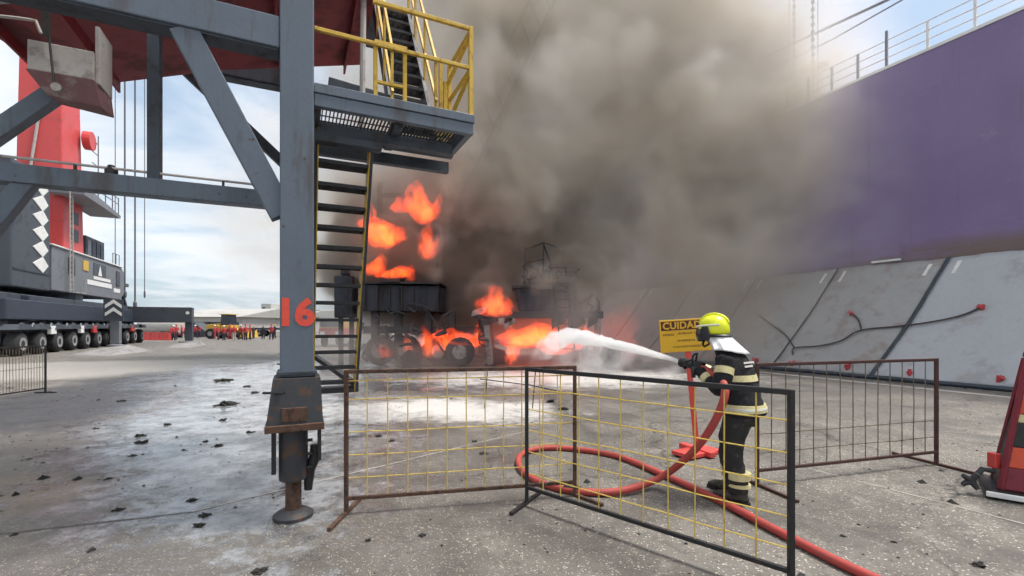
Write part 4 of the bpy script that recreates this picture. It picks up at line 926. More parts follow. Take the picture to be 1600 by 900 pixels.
# helmet
hm = MB(); prof = [(.128, -.065), (.135, -.03), (.138, .02), (.128, .07), (.10, .115), (.06, .14), (.015, .148)]
hm.loft([((HC.x, HC.y-.012-.0*h, HC.z+.045+h), r*.95, r*1.10) for r, h in prof], 28)
hel = hm.build('helmet', M_helm, ff, smooth=True); hel.modifiers.new('s', 'SUBSURF').render_levels = 1
MB().loft([((0, HC.y-.012, HC.z-.03), .140, .160), ((0, HC.y-.02, HC.z-.015), .142, .165), ((0, HC.y-.015, HC.z+.0), .133, .152)], 28).build('helmet_rim', M_black, hel, smooth=True)
ar = [Vector((0, HC.y-.012+.157*math.cos(a), HC.z+.05+.148*math.sin(a))) for a in [R(25+i*13) for i in range(11)]]
mb = MB(); 
for q0, q1 in zip(ar[:-1], ar[1:]): pass
mb.tube(ar, [.012]+[.020]*9+[.012], 8); mb.build('crest', M_helm, hel, smooth=True)
for s in (-1, 1):
    q = [Vector((s*(.137-.10*max(0, (a-.3))**1.6*.5), HC.y-.012+.125*math.cos(2.3*a), HC.z+.075+.02*a)) for a in [i/8 for i in range(9)]]
    MB().tube(q, .010, 6).build('helmet_stripe', M_reflg, hel, smooth=True)
    MB().loft([((s*.133, HC.y+.03, HC.z-.06), .014, .05), ((s*.142, HC.y+.03, HC.z+.02), .012, .045), ((s*.132, HC.y+.03, HC.z+.075), .008, .03)], 12).build('visor_hinge', M_black, hel, smooth=True)
vz = MB(); vs = []; nn = 12
for h, rr in ((-.075, .150), (-.02, .165), (.05, .160)):
    for k in range(nn+1):
        a = math.pi*(.08+.84*k/nn); vs.append((rr*.86*math.cos(a), HC.y+.0+rr*math.sin(a), HC.z+h))
vz.add(vs, [(j*(nn+1)+k, j*(nn+1)+k+1, (j+1)*(nn+1)+k+1, (j+1)*(nn+1)+k) for j in range(2) for k in range(nn)])
o = vz.build('visor', M_visor, hel, smooth=True); m = o.modifiers.new('s', 'SOLIDIFY'); m.thickness = .006
MB().tube([(-.10, HC.y+.05, HC.z-.05), (-.085, HC.y+.07, HC.z-.11), (0, HC.y+.085, HC.z-.13), (.085, HC.y+.07, HC.z-.11), (.10, HC.y+.05, HC.z-.05)], .011, 8).build('chin_strap', M_black, hel, smooth=True)
# silver neck flap falling over the shoulders
vs = []; nr, nk = 9, 26
for j in range(nr):
    f = j/(nr-1)
    for k in range(nk+1):
        a = math.pi*(.92+1.16*k/nk)            # around the back and sides
        rx = .118+.10*f**1.3+.014*math.sin(k*1.9)*f; ry = .135+.075*f+.012*math.sin(k*1.3+1)*f
        vs.append((rx*math.cos(a), HC.y-.02-.10*f**1.1+ry*math.sin(a)*1.0, HC.z-.005-.165*f+.02*math.cos(a*2)*f))
o = MB().add(vs, [(j*(nk+1)+k, j*(nk+1)+k+1, (j+1)*(nk+1)+k+1, (j+1)*(nk+1)+k) for j in range(nr-1) for k in range(nk)]).build('neck_flap', M_flap, ff, smooth=True)
m = o.modifiers.new('s', 'SOLIDIFY'); m.thickness = .008
# nozzle and gloved hands
NZ0 = Vector((-.02, .34, 1.255)); nd = Vector((.5, .86, .10)).normalized()
nz = thing('hose_nozzle', 'black pistol grip hose nozzle held in the firefighter gloves', 'nozzle', (FX, FY, 0), rotz=fr)
MB().tube([NZ0, NZ0+nd*.12, NZ0+nd*.14, NZ0+nd*.24, NZ0+nd*.26, NZ0+nd*.32, NZ0+nd*.33, NZ0+nd*.36], [.032, .032, .042, .042, .036, .036, .05, .054], 16).build('barrel', M_black, nz, smooth=True)
MB().bar(NZ0+nd*.19, NZ0+nd*.17+Vector((0, 0, -.13)), .035, .045).build('pistol_grip', M_black, nz, .008)
bow = [NZ0+nd*.17+Vector((-.045, 0, .02)), NZ0+nd*.15+Vector((-.05, 0, .11)), NZ0+nd*.12+Vector((0, 0, .135)), NZ0+nd*.15+Vector((.05, 0, .11)), NZ0+nd*.17+Vector((.045, 0, .02))]
MB().tube(crom(bow, 5), .011, 8).build('bale_handle', M_black, nz, smooth=True)
def hand(wrist, grip_c, axis, side, nm='glove'):
    # palm beside the held bar, four fingers curling round it and the thumb closing from the other side
    axis = axis.normalized(); w = Vector(wrist); gc = Vector(grip_c); out = (w-gc); out -= axis*out.dot(axis); out.normalize(); tang = axis.cross(out)*side
    rad = .046; mb = MB(); pal = gc+out*(rad+.022)
    mb.loft([(w, .040, .036), ], 10) if False else mb.tube([w, w.lerp(pal, .5), pal], [.042, .040, .036], 12)
    mb.tube([pal-axis*.038, pal-axis*.012, pal+axis*.012, pal+axis*.038], [.026, .034, .034, .026], 12)
    for i, (o_, ln) in enumerate(((-.036, .9), (-.012, 1.05), (.012, 1.0), (.036, .8))):
        pts = []
        for k in range(7):
            a = (k/6)*2.9*ln; pts.append(gc+axis*o_+(out*math.cos(a)+tang*math.sin(a))*(rad+.004))
        mb.tube(pts, [.014, .0135, .013, .0125, .012, .011, .009], 8)
    pts = [pal+axis*.03-tang*.012]+[gc+axis*(.052-.01*k)+(out*math.cos(a)-tang*math.sin(a))*(rad+.006) for k, a in enumerate((.5, 1.0, 1.5, 1.95))]
    mb.tube(pts, [.018, .016, .015, .014, .010], 8)
    o = mb.build(nm, M_glove, ff, smooth=True); return o
hand((-.09, .39, 1.225), NZ0+nd*.07, nd, 1); hand((.20, .54, 1.265), NZ0+nd*.27, nd, -1)
# ================================================================ BURNING MACHINES
BY = 19.2
def ab(px, py, dy=0.): return at(px, py, BY+dy)
bx0, bx1 = ab(560, 466).x, ab(684, 466).x
m1 = thing('burning_crane', 'burning mobile crane with scorched dark blue chassis box and tyres', 'crane', ((bx0+bx1)/2, BY, 0))
cb1 = MB().add([(bx0, BY, 2.30), (bx1, BY+.3, 2.26), (bx1+.2, BY+4, 2.26), (bx0, BY+4, 2.3), (bx0, BY, 3.42), (bx1, BY+.3, 3.36), (bx1+.2, BY+4, 3.36), (bx0, BY+4, 3.42)],
              [(0,1,2,3),(4,5,6,7),(0,1,5,4),(1,2,6,5),(2,3,7,6),(3,0,4,7)]).build('chassis_box', M_burnb, m1, .04)
for k in range(6):
    x = bx0+.25+k*.5; MB().box((x, BY-.05+.05*k, 2.34), (x+.05, BY+.05*k+.02, 3.36)).build('rib', M_burn, cb1)
MB().box((bx0-.1, BY-.08, 3.425), (bx1+.1, BY+4, 3.49)).build('deck_plate', M_burn, cb1)
for x, y, r in ((-5.6, .4, .62), (-4.5, .5, .62), (-3.05, .2, .60), (-2.15, -.1, .60), (-5.0, 2.6, .62), (-3.2, 2.6, .62), (-1.6, 1.6, .6)):
    w_ = MB().lathe([(r*.5, -.26), (r*.92, -.24), (r, -.15), (r, .15), (r*.92, .24), (r*.5, .26)], (x, BY+y, r), 20, 'y').build('wheel', M_burn, m1, smooth=True)
    MB().lathe([(r*.15, -.29), (r*.5, -.27), (r*.5, .2)], (x, BY+y, r), 14, 'y').build('rim', M_ash, w_)
for x in (-5.9, -4.9, -3.6, -2.6, -1.3):
    MB().box((x-.14, BY+.5, .3), (x+.14, BY+.9, 2.3)).build('strut', M_burn, m1, .02)
MB().box((-6.4, BY+.6, 1.35), (-1.0, BY+1.0, 1.65)).build('axle_beam', M_burn, m1, .02)
for (x0, x1, z0, z1) in ((-6.5, -6.3, 3.49, 8.6), (-4.6, -4.4, 3.49, 8.2), (-3.4, -3.2, 3.49, 7.0)):
    MB().box((x0, BY+3.0, z0), (x1, BY+3.25, z1)).build('cab_post', M_burn, m1)
for z in (5.0, 6.6, 7.9): MB().box((-6.5, BY+3.02, z), (-3.2 if z < 7 else -4.4, BY+3.22, z+.18)).build('cab_beam', M_burn, m1)
MB().box((-6.2, BY+2.2, 3.49), (-3.6, BY+4, 6.4)).build('engine_house', M_burn, m1, .06)
pl = MB().box((-7.35, BY-.2, 2.0), (-6.6, BY+.6, 3.75)).build('control_cabinet', M_burnb, m1, .05)
for x in (-7.2, -6.75): MB().box((x-.07, BY+.1, 0), (x+.07, BY+.3, 2.0)).build('leg', M_burn, m1)
MB().lathe([(.14, 3.75), (.2, 3.85), (.2, 4.05), (.1, 4.15)], (-7.0, BY+.2, 0), 10).build('exhaust_cap', M_burn, m1)
X0, X1 = ab(742, 497).x, ab(943, 497).x
m2 = thing('burnt_hopper', 'charred hopper on a table frame with ladder and handrails', 'hopper', ((X0+X1)/2, BY, 0))
fr2 = MB().box((X0, BY, 1.98), (X1, BY+.35, 2.28)).build('front_beam', M_burn, m2, .03)
MB().box((X0, BY+3.0, 1.98), (X1, BY+3.35, 2.28)).build('rear_beam', M_burn, m2, .03)
for x in (X0, (X0+X1)/2, X1-.3): MB().box((x+.01, BY+.351, 2.0), (x+.29, BY+2.999, 2.26)).build('cross_beam', M_burn, m2, .02)
MB().add([(X0-.15, BY-.05, 2.05), (X0+.5, BY-.05, 2.2), (X0+.5, BY+.3, 2.2), (X0-.15, BY+.3, 2.05), (X0-.1, BY-.05, 2.3), (X0+.5, BY-.05, 2.5), (X0+.5, BY+.3, 2.5), (X0-.1, BY+.3, 2.3)],
         [(0,1,2,3),(7,6,5,4),(0,4,5,1),(1,5,6,2),(2,6,7,3),(3,7,4,0)]).build('buckled_corner', M_ash, m2, .03)
for x in (X0+.45, X1-.2):
    for y in (BY+.05, BY+3.05):
        lg_ = MB().bar((x+(.2 if x < 0 else -.1), y+.1, 0), (x, y+.1, 1.99), .24, .24).build('leg', M_ash if y < BY+1 else M_burn, m2, .02)
        MB().box((x-.05, y-.15, 0), (x+.4, y+.35, .06)).build('foot_plate', M_burn, lg_)
tk = MB().prism([(ab(812, 470).x, 2.28), (ab(880, 470).x, 2.28), (ab(884, 450).x, 3.28), (ab(806, 450).x, 3.28)], BY+.4, BY+2.8, 'y').build('tank', M_burnb, m2, .04)
MB().box((ab(800, 450).x, BY+.25, 3.285), (ab(888, 450).x, BY+2.9, 3.38)).build('top_plate', M_burn, tk)
MB().box((ab(884, 450).x, BY+.5, 2.285), (ab(905, 450).x, BY+2.2, 3.2)).build('side_box', M_burn, m2, .03)
for k in range(5): MB().box((ab(820+13*k, 470).x, BY+.33, 2.3), (ab(820+13*k, 470).x+.05, BY+.40, 3.28)).build('rib', M_burn, tk)
pt = MB().box((ab(818, 440).x, BY+.3, 3.55), (ab(884, 440).x, BY+2.2, 3.66)).build('upper_platform', M_burn, m2)
for k in range(4): MB().box((ab(822+18*k, 440).x, BY+.5, 3.38), (ab(822+18*k, 440).x+.1, BY+.6, 3.55)).build('pedestal', M_burn, m2)
def hr(p, q, w=.045): MB().bar(p, q, w, w).build('handrail', M_burn, m2)
rp_ = [(820, 1.3), (849, .35), (858, 2.0), (880, 1.5)]
for px, dy in rp_: q = at(px, 440, BY+dy); hr((q.x, BY+dy, 3.66), (q.x, BY+dy, 5.2))
hr((ab(820, 0, 1.3).x, BY+1.3, 5.05), (ab(849, 0, .35).x, BY+.35, 5.2)); hr((ab(849, 0, .35).x, BY+.35, 5.2), (ab(880, 0, 1.5).x, BY+1.5, 5.1)); hr((ab(820, 0, 1.3).x, BY+1.3, 4.45), (ab(849, 0, .35).x, BY+.35, 4.5)); hr((ab(849, 0, .35).x, BY+.35, 5.15), (ab(870, 0, 1.).x, BY+1., 3.7))
for px in (868, 890):
    hr(ab(px+8, 545, -.5), ab(px-6, 418, .1), .06)
for k in range(11):
    t_ = k/10; hr(ab(868+8, 545, -.5).lerp(ab(862, 418, .1), t_), ab(890+8, 545, -.5).lerp(ab(884, 418, .1), t_), .035)
for px, py in ((850, 432), (862, 436), (874, 430), (888, 438), (898, 442)):
    q = ab(px, py, .5); MB().lathe([(.08, 0), (.2, .08), (.22, .25), (.1, .42)], (q.x, q.y, 3.60), 9).build('valve_stump', M_burn, m2)
for p0, p1 in (((893, 440), (905, 420)), ((905, 478), (918, 466)), ((898, 500), (940, 494)), ((905, 470), (912, 500))): hr(ab(*p0, .3), ab(*p1, .1), .07)
q = ab(950, 545); MB().lathe([(.25, -.2), (.42, -.15), (.42, .15), (.25, .2)], (q.x+.15, BY+.2, .42), 16, 'y').build('wheel', M_burn, m2, smooth=True)
MB().prism([(X0+.6, .0), (X0+1.4, .0), (X0+1.2, .55), (X0+.7, .7)], BY+1, BY+2, 'y').build('collapsed_plate', M_burn, m2)

rw = random.Random(21)
for k in range(16):
    x = rw.uniform(-6.6, -1.2); z = rw.uniform(.8, 2.6); y = BY+rw.uniform(-.25, .3); pts = [Vector((x, y, z))]
    for j in range(4): pts.append(pts[-1]+Vector((rw.uniform(-.5, .5), rw.uniform(-.1, .1), rw.uniform(-.45, .2))))
    for q in pts: q.z = max(.05, q.z)
    MB().tube(crom(pts, 4), rw.choice((.03, .045, .07)), 6).build('burnt_hose', M_burn, m1, smooth=True)
for k in range(9):
    z0_ = rw.choice((.0, .3, 3.48)); x = rw.uniform(-6.4, -1.0 if z0_ < 1 else -4.2); hh = rw.uniform(.3, .9); w_ = rw.uniform(.3, .8); tl_ = rw.uniform(-.25, .25)
    MB().prism([(x, z0_), (x+w_, z0_), (x+w_*.9+tl_, z0_+hh*.8), (x+w_*.4+tl_, z0_+hh), (x+tl_, z0_+hh*.6)], BY+rw.uniform(-.35, .1), BY+rw.uniform(.2, .5), 'y').build('torn_panel', rw.choice((M_burn, M_burn, M_ash)), m1)
for k in range(14):
    x = rw.uniform(X0, X1); z = rw.choice((2.3, 2.3, 3.4, 3.66)); x = x if z < 3 else rw.uniform(.5, 2.2); y = BY+rw.uniform(.0, .6); pts = [Vector((x, y, z))]
    for j in range(3): pts.append(pts[-1]+Vector((rw.uniform(-.3, .3), rw.uniform(-.1, .1), rw.uniform(-.05, .35))))
    MB().tube(crom(pts, 4), rw.choice((.025, .04, .06)), 6).build('twisted_rod', M_burn, m2, smooth=True)
for k in range(8):
    x = rw.uniform(X0+.2, X1-.5); hh = rw.uniform(.2, .7); w_ = rw.uniform(.3, .9); tl_ = rw.uniform(-.3, .3)
    MB().prism([(x, 2.0-hh), (x+w_*.3, 1.9-hh*.6), (x+w_, 1.99-hh*.4), (x+w_, 1.99), (x, 1.99)], BY-.04, BY-.01, 'y').build('hanging_sheet', M_burn if k % 3 else M_ash, m2)
# lattice boom rising out of the fire
bl = [Vector((-3.6, BY+3.4, 6.6)), at(866, -30, BY+3.4)]; bd_ = (bl[1]-bl[0]); bn = bd_.normalized(); bsd, bup = perp(bn)
for i, j in ((-1, -1), (1, -1), (1, 1), (-1, 1)): MB().tube([bl[0]+bsd*.55*i+bup*.55*j, bl[1]+bd_*.4+bsd*.55*i+bup*.55*j], .09, 6).build('boom_chord', M_boom, m1)
for k in range(22):
    a_ = bl[0]+bn*(k*1.05)
    for e0, e1 in (((-1, -1), (1, -1)), ((1, -1), (1, 1)), ((1, 1), (-1, 1)), ((-1, 1), (-1, -1))):
        MB().tube([a_+bsd*.55*e0[0]+bup*.55*e0[1], a_+bn*1.05+bsd*.55*e1[0]+bup*.55*e1[1]], .045, 5).build('boom_lacing', M_boom, m1)
MB().bar(at(735, -60, BY+4.6), at(808, 118, BY+3.6), 1.0, .5).build('boom_stay_arm', M_boom, m1, .05)

# ================================================================ FLAMES (glowing gas inside soft closed shapes)
def flame_mat(name, c0, c1, st, lo, hi):
    m = bpy.data.materials.new(name); m.use_nodes = True; nt = m.node_tree; nt.nodes.clear(); b = G(nt)
    out = b.n('ShaderNodeOutputMaterial'); e = b.n('ShaderNodeEmission')
    p = b.vm('MULTIPLY', b.n('ShaderNodeTexCoord').outputs['Object'], (1., 1., .45))
    n = b.noise(b.vm('ADD', p, b.vm('SCALE', (17., 9., 3.), b.n('ShaderNodeObjectInfo').outputs['Random'])), 3.2, 4, .6, 0, 1.2)
    k = b.smooth(n, lo, hi)
    b.put(e.inputs[0], b.mix(b.smooth(n, lo+.06, hi+.16), c0, c1)); b.put(e.inputs[1], b.m('MULTIPLY', k, st))
    nt.links.new(e.outputs[0], out.inputs['Volume']); return m
M_fo = flame_mat('flame_outer', (1, .055, .006), (1, .11, .011), 1.5, .38, .60); M_fi = flame_mat('flame_core', (1, .13, .012), (1, .25, .03), 1.7, .34, .60); M_fr = flame_mat('flame_glow', (1, .10, .03), (1, .14, .04), .16, .3, .7)
def tongue(base, h, w, seed, lean=(0, 0), shape=0):
    n = 16; seg = 14; mb = MB(); vs = []
    for i in range(n+1):
        t = i/n
        prof = (math.sin(math.pi*min(1, t*1.0)**.62))**.8 if shape == 0 else math.sqrt(max(0, 1-(2*t-1)**2))
        c = base + Vector((lean[0]*t*h + .16*w*math.sin(4*t+seed)*t*1.6, lean[1]*t*h, h*t))
        for k in range(seg):
            a = 2*math.pi*k/seg; q = Vector((math.cos(a), math.sin(a), 0))
            r = w/2*prof*(1+.55*mnoise.noise(Vector((q.x*1.1+seed*3.1, q.y*1.1, t*3.4)))+.25*mnoise.noise(Vector((q.x*2.6, q.y*2.6+seed, t*8)))) + .004
            vs.append(c + Vector((q.x*r, q.y*r*.75, .10*h*mnoise.noise(Vector((q.x*1.7, q.y, seed+t*2)))*prof)))
    fs = [(i*seg+k, i*seg+(k+1) % seg, (i+1)*seg+(k+1) % seg, (i+1)*seg+k) for i in range(n) for k in range(seg)]+[tuple(range(seg))[::-1], tuple(n*seg+k for k in range(seg))]
    return mb.add(vs, fs)
def flame(label, px, py, hpx, wpx, dy=-.6, seed=1, lean=(0, 0), shape=0, core=True, glow=False):
    Y = BY+dy; base = at(px, py, Y); s_ = Y/F; h, w = hpx*s_*1.12, wpx*s_*1.18
    t = thing('flame', label, 'flame', base, group='flames')
    tongue(base, h, w, seed, lean, shape).build('glow_shell' if glow else 'outer_flame', M_fr if glow else M_fo, t, smooth=True)
    if core and not glow:
        tongue(base+Vector((0, -.02, h*.06)), h*.78, w*.72, seed+.4, lean, shape).build('flame_core', M_fi, t, smooth=True)
        tongue(base+Vector((w*.24, .1, h*.1)), h*.62, w*.45, seed+2.4, (lean[0]+.25, 0), shape).build('outer_flame', M_fo, t, smooth=True)
    return t
flame('round orange fireball above the scorched chassis box', 599, 390, 46, 52, -.4, 1.1, shape=1)
flame('tall orange flame tongue high above the chassis box', 664, 352, 66, 40, -.4, 2.2, (-.12, 0))
flame('long thin red flame streak hanging below the tall tongue', 668, 408, 58, 24, -.3, 3.4, (-.05, 0))
flame('ragged low flame at the edge of the chassis deck by the stairs', 583, 432, 34, 28, -.3, 4.6, (.15, 0))
flame('low flickering flame on the chassis deck middle', 612, 436, 20, 46, -.3, 5.1, (.3, 0))
flame('dull red flame beside the tall tongue', 624, 332, 24, 34, .6, 6.3, (.2, 0), core=False)
flame('small flame behind the stairs above the fireball', 576, 350, 40, 16, .2, 6.9, core=False)
flame('narrow orange flame rising between the burnt tyres', 671, 560, 50, 20, -.7, 7.7, (-.1, 0))
flame('faint reddish flames over the tyres', 712, 545, 30, 70, .3, 8.2, (.1, 0), core=False)
flame('orange flame leaping above the buckled hopper corner', 775, 496, 46, 40, -.3, 9.9, (-.1, 0))
flame('small detached flame lick above the leaping one', 769, 458, 16, 13, -.3, 10.4, core=False)
flame('broad bright fire under the hopper table', 822, 545, 40, 74, 1.3, 11.3, (.1, 0))
flame('vertical orange flame column under the hopper table', 798, 572, 64, 22, .2, 12.7)
flame('wide fire deep under the hopper beside the ladder', 868, 556, 46, 60, 1.2, 13.3, core=False)
flame('orange flame curling at the hopper right leg', 922, 536, 28, 26, -.2, 14.8, (-.25, 0))
for k, (px, py, h_, w_, lab) in enumerate(((600, 560, 22, 18, 'small flame at the foot of the first burnt tyre'), (642, 556, 34, 16, 'thin flame licking up beside the tyres'), (655, 545, 24, 20, 'ragged small flame between two burnt tyres'), (694, 552, 36, 22, 'orange flame behind the last tyre'),
        (730, 550, 30, 20, 'small flame in the gap between the two wrecks'), (752, 540, 38, 16, 'thin flame at the buckled hopper leg'), (842, 532, 26, 26, 'flame clinging under the hopper beam middle'), (905, 548, 30, 18, 'small flame by the hopper ladder foot'), (640, 440, 26, 18, 'small flame at the end of the chassis deck'))):
    flame(lab, px, py, h_, w_, -.1+.35*(k % 3), 20.3+k*1.7, (.15*(-1)**k, 0), core=k % 2 == 1)
flame('reddish glow of fire beyond the hopper right leg', 966, 566, 84, 80, 2.0, 15.4, (.1, 0), glow=True)
# ================================================================ DEBRIS
for i, (px, py, w) in enumerate(((352, 595, .55), (352, 633, .42), (186, 797, .10), (300, 782, .10), (320, 806, .10), (310, 822, .12), (142, 860, .07), (22, 836, .06), (405, 893, .12), (170, 748, .08), (218, 681, .16), (222, 692, .2), (262, 664, .14), (348, 657, .16), (390, 676, .14),
                                 (386, 604, .2), (398, 614, .22), (190, 627, .2), (150, 670, .1), (322, 690, .1), (340, 697, .14), (741, 690, .10), (756, 709, .12), (592, 682, .12), (612, 689, .12), (660, 837, .08), (575, 845, .06), (1080, 705, .05), (1317, 838, .06), (1395, 847, .05), (1530, 884, .10), (1005, 690, .06), (860, 628, .25), (880, 640, .25))):
    w *= .72; c = gnd(px, py); bm = bmesh.new(); bmesh.ops.create_icosphere(bm, subdivisions=3, radius=1)
    for v in bm.verts:
        q = v.co+Vector((i*5.1, 0, 0)); k = 1+1.0*mnoise.noise(q*1.5)+.6*mnoise.noise(q*3.7)+.3*mnoise.noise(q*8); v.co = Vector((v.co.x*w*.5*k, v.co.y*w*.5*k, max(-.004, v.co.z*min(.06, w*.22)*k)))
    me = bpy.data.meshes.new('charred_debris'); bm.to_mesh(me); bm.free()
    o = link(me, 'charred_debris', M_dark); o.location = c; o.rotation_euler.z = i*1.3
    setp(o, 'lump of black charred debris lying on the concrete', 'debris', 'charred debris strewn over the quay')
bm_v, bm_f = [], []
rg = random.Random(3)
for i in range(30000):                               # spilled grain and grit, loose on the concrete
    Y = 1.6+5.4*rg.random()**1.5; X = rg.uniform(-1.25, 1.25)*Y; q = Vector((X, Y, 0))
    if mnoise.noise(q*.55)+.35*mnoise.noise(q*2.1)+rg.uniform(-.25, .25) < -.02 or (X < -1.9 and Y > 4): continue
    a = rg.uniform(0, 6.28); l, w, h = rg.uniform(.002, .008)*(1+.8*(rg.random() < .1)), rg.uniform(.0015, .005), rg.uniform(.001, .003); ca, sa = math.cos(a), math.sin(a); k = len(bm_v)
    bm_v += [(X+ca*l, Y+sa*l, h), (X-sa*w, Y+ca*w, h), (X-ca*l, Y-sa*l, h), (X+sa*w, Y-ca*w, h), (X, Y, 2.2*h), (X, Y, 0)]
    bm_f += [(k, k+1, k+4), (k+1, k+2, k+4), (k+2, k+3, k+4), (k+3, k, k+4), (k+1, k, k+5), (k+2, k+1, k+5), (k+3, k+2, k+5), (k, k+3, k+5)]
fv, ff_ = [], []
for i in range(1500):                                # crumbs of soot and ash
    if i < 900: Y = rg.uniform(4.2, 13); X = -Y*rg.uniform(.42, 1.15)
    else: Y = rg.uniform(2.2, 13); X = Y*rg.uniform(-.4, 1.1)
    if mnoise.noise(Vector((X, Y, 0))*.7)+rg.uniform(-.4, .4) < 0: continue
    k = len(fv); r = rg.uniform(.006, .022)*(1+2*(rg.random() < .06)); n_ = 5
    ring_ = [(X+r*rg.uniform(.4, 1.3)*math.cos(a*6.28/n_), Y+r*rg.uniform(.4, 1.3)*math.sin(a*6.28/n_), .001) for a in range(n_)]
    fv += ring_+[(X+rg.uniform(-.3, .3)*r, Y+rg.uniform(-.3, .3)*r, r*rg.uniform(.25, .7))]; ff_ += [(k+a, k+(a+1) % n_, k+n_) for a in range(n_)]
me = bpy.data.meshes.new('ash_crumbs'); me.from_pydata(fv, [], ff_)
setp(link(me, 'ash_crumbs', M_dark), 'black crumbs of ash strewn over the wet concrete', 'ash', kind='stuff')
me = bpy.data.meshes.new('spilled_grain'); me.from_pydata(bm_v, [], bm_f)
setp(link(me, 'spilled_grain', pmat('pale_grain', (.50, .45, .37), .8, 0, (.26, .22, .17), .6, 9, 0)), 'pale grain and grit spilled over the concrete', 'grain', kind='stuff')

# ================================================================ WATER JET
def mist_mat(name, dens, sc, lo, hi, col=(.97, .975, .98)):
    m = bpy.data.materials.new(name); m.use_nodes = True; nt = m.node_tree; nt.nodes.clear(); b = G(nt)
    out = b.n('ShaderNodeOutputMaterial'); v = b.n('ShaderNodeVolumePrincipled'); v.inputs['Color'].default_value = (*col, 1); v.inputs['Anisotropy'].default_value = .25
    p = b.n('ShaderNodeTexCoord').outputs['Object']
    v.inputs['Density Attribute'].default_value = ''
    if sc:
        py_ = b.sep(p)[1]; k = b.m('MULTIPLY', b.smooth(py_, 12.0, 5.5), b.smooth(py_, 0., 7.5, 1., .24))
        b.put(v.inputs['Density'], b.m('MULTIPLY', k, b.m('MULTIPLY', b.smooth(b.noise(b.vm('MULTIPLY', p, (1., .22, 1.)), sc, 4, .65), lo, hi, .04, 1.), dens)))
    else: v.inputs['Density'].default_value = dens
    nt.links.new(v.outputs[0], out.inputs['Volume']); return m
nzw = ff.matrix_basis @ (NZ0+nd*.36)
JP = [(nzw.x, nzw.y, nzw.z, .022)]
for px, py, Y, r in ((1020, 553, 5.9, .045), (975, 541, 7.2, .075), (935, 532, 8.8, .12), (905, 526, 10.6, .17), (888, 525, 12.4, .23), (868, 533, 14.2, .30), (846, 552, 16.0, .36), (826, 578, 17.6, .36)):
    p = at(px, py, Y); JP.append((p.x, p.y, p.z, r))
jet = thing('water_jet', 'white water jet arching from the hose nozzle into the fire', 'water jet', (nzw.x, nzw.y, nzw.z))
def wavy(pts, rs, amp, seed, seg=14):
    mb = MB().tube(pts, rs, seg)
    for v in mb.v:
        i = min(range(len(pts)), key=lambda j: (pts[j]-v).length_squared); dv = v-pts[i]
        v += dv*amp*(mnoise.noise(v*2.2+Vector((seed, 0, 0)))+.5*mnoise.noise(v*6))
    return mb
cp = crom([Vector(p[:3]) for p in JP], 6); cr_ = []
for i in range(len(JP)-1): cr_ += [JP[i][3]+(JP[i+1][3]-JP[i][3])*k/6 for k in range(6)]
cr_.append(JP[-1][3])
wavy(cp, cr_, .35, 1).build('stream', mist_mat('water_stream', 24., 5., .36, .64), jet, smooth=True)
# spray falling out of the jet
sp = [p - Vector((0, 0, r*.9+.03)) for p, r in zip(cp, cr_)]
mb = MB(); seg = 16; vs = []
for i, (p, r) in enumerate(zip(cp, cr_)):
    f = i/(len(cp)-1); dn = min(p.z-.02, .10+.62*min(1, f*2.4)+.5*f)
    for k in range(seg):
        a = 2*math.pi*k/seg; cz = math.sin(a); rx = (r*1.5+.05)*(1+.2*mnoise.noise(Vector((i*.3, k, 2))))
        vs.append((p.x+rx*math.cos(a), p.y, p.z + (r*.55*cz if cz > 0 else dn*cz*(1+.15*mnoise.noise(Vector((i*.4, k*.5, 7)))))))
mb.add(vs, [(i*seg+k, i*seg+(k+1) % seg, (i+1)*seg+(k+1) % seg, (i+1)*seg+k) for i in range(len(cp)-1) for k in range(seg)]+[tuple(range(seg))[::-1], tuple((len(cp)-1)*seg+k for k in range(seg))])
mb.build('falling_spray', mist_mat('water_spray', 1.7, 3.4, .40, .68), jet, smooth=True)

# ================================================================ SMOKE
def smoke_mat():
    m = bpy.data.materials.new('smoke'); m.use_nodes = True; nt = m.node_tree; nt.nodes.clear(); b = G(nt)
    out = b.n('ShaderNodeOutputMaterial'); pv_ = b.n('ShaderNodeVolumePrincipled')
    dn = b.n('ShaderNodeAttribute', attribute_name='density').outputs['Fac']
    # sooty near the fire, diluted with steam above
    pz_ = b.sep(b.n('ShaderNodeNewGeometry').outputs['Position'])[2]
    cr = b.n('ShaderNodeValToRGB'); b.put(cr.inputs[0], b.m('MULTIPLY', dn, b.smooth(pz_, 4.5, 11., 1., .42))); e = cr.color_ramp.elements
    e[0].position = .06; e[0].color = (.985, .968, .945, 1); e[1].position = 1.; e[1].color = (.46, .395, .335, 1)
    x = e.new(.35); x.color = (.93, .865, .765, 1)
    b.put(pv_.inputs['Color'], cr.outputs[0]); pv_.inputs['Density Attribute'].default_value = ''; b.put(pv_.inputs['Density'], dn)
    pv_.inputs['Anisotropy'].default_value = .0
    nt.links.new(pv_.outputs[0], out.inputs['Volume']); return m
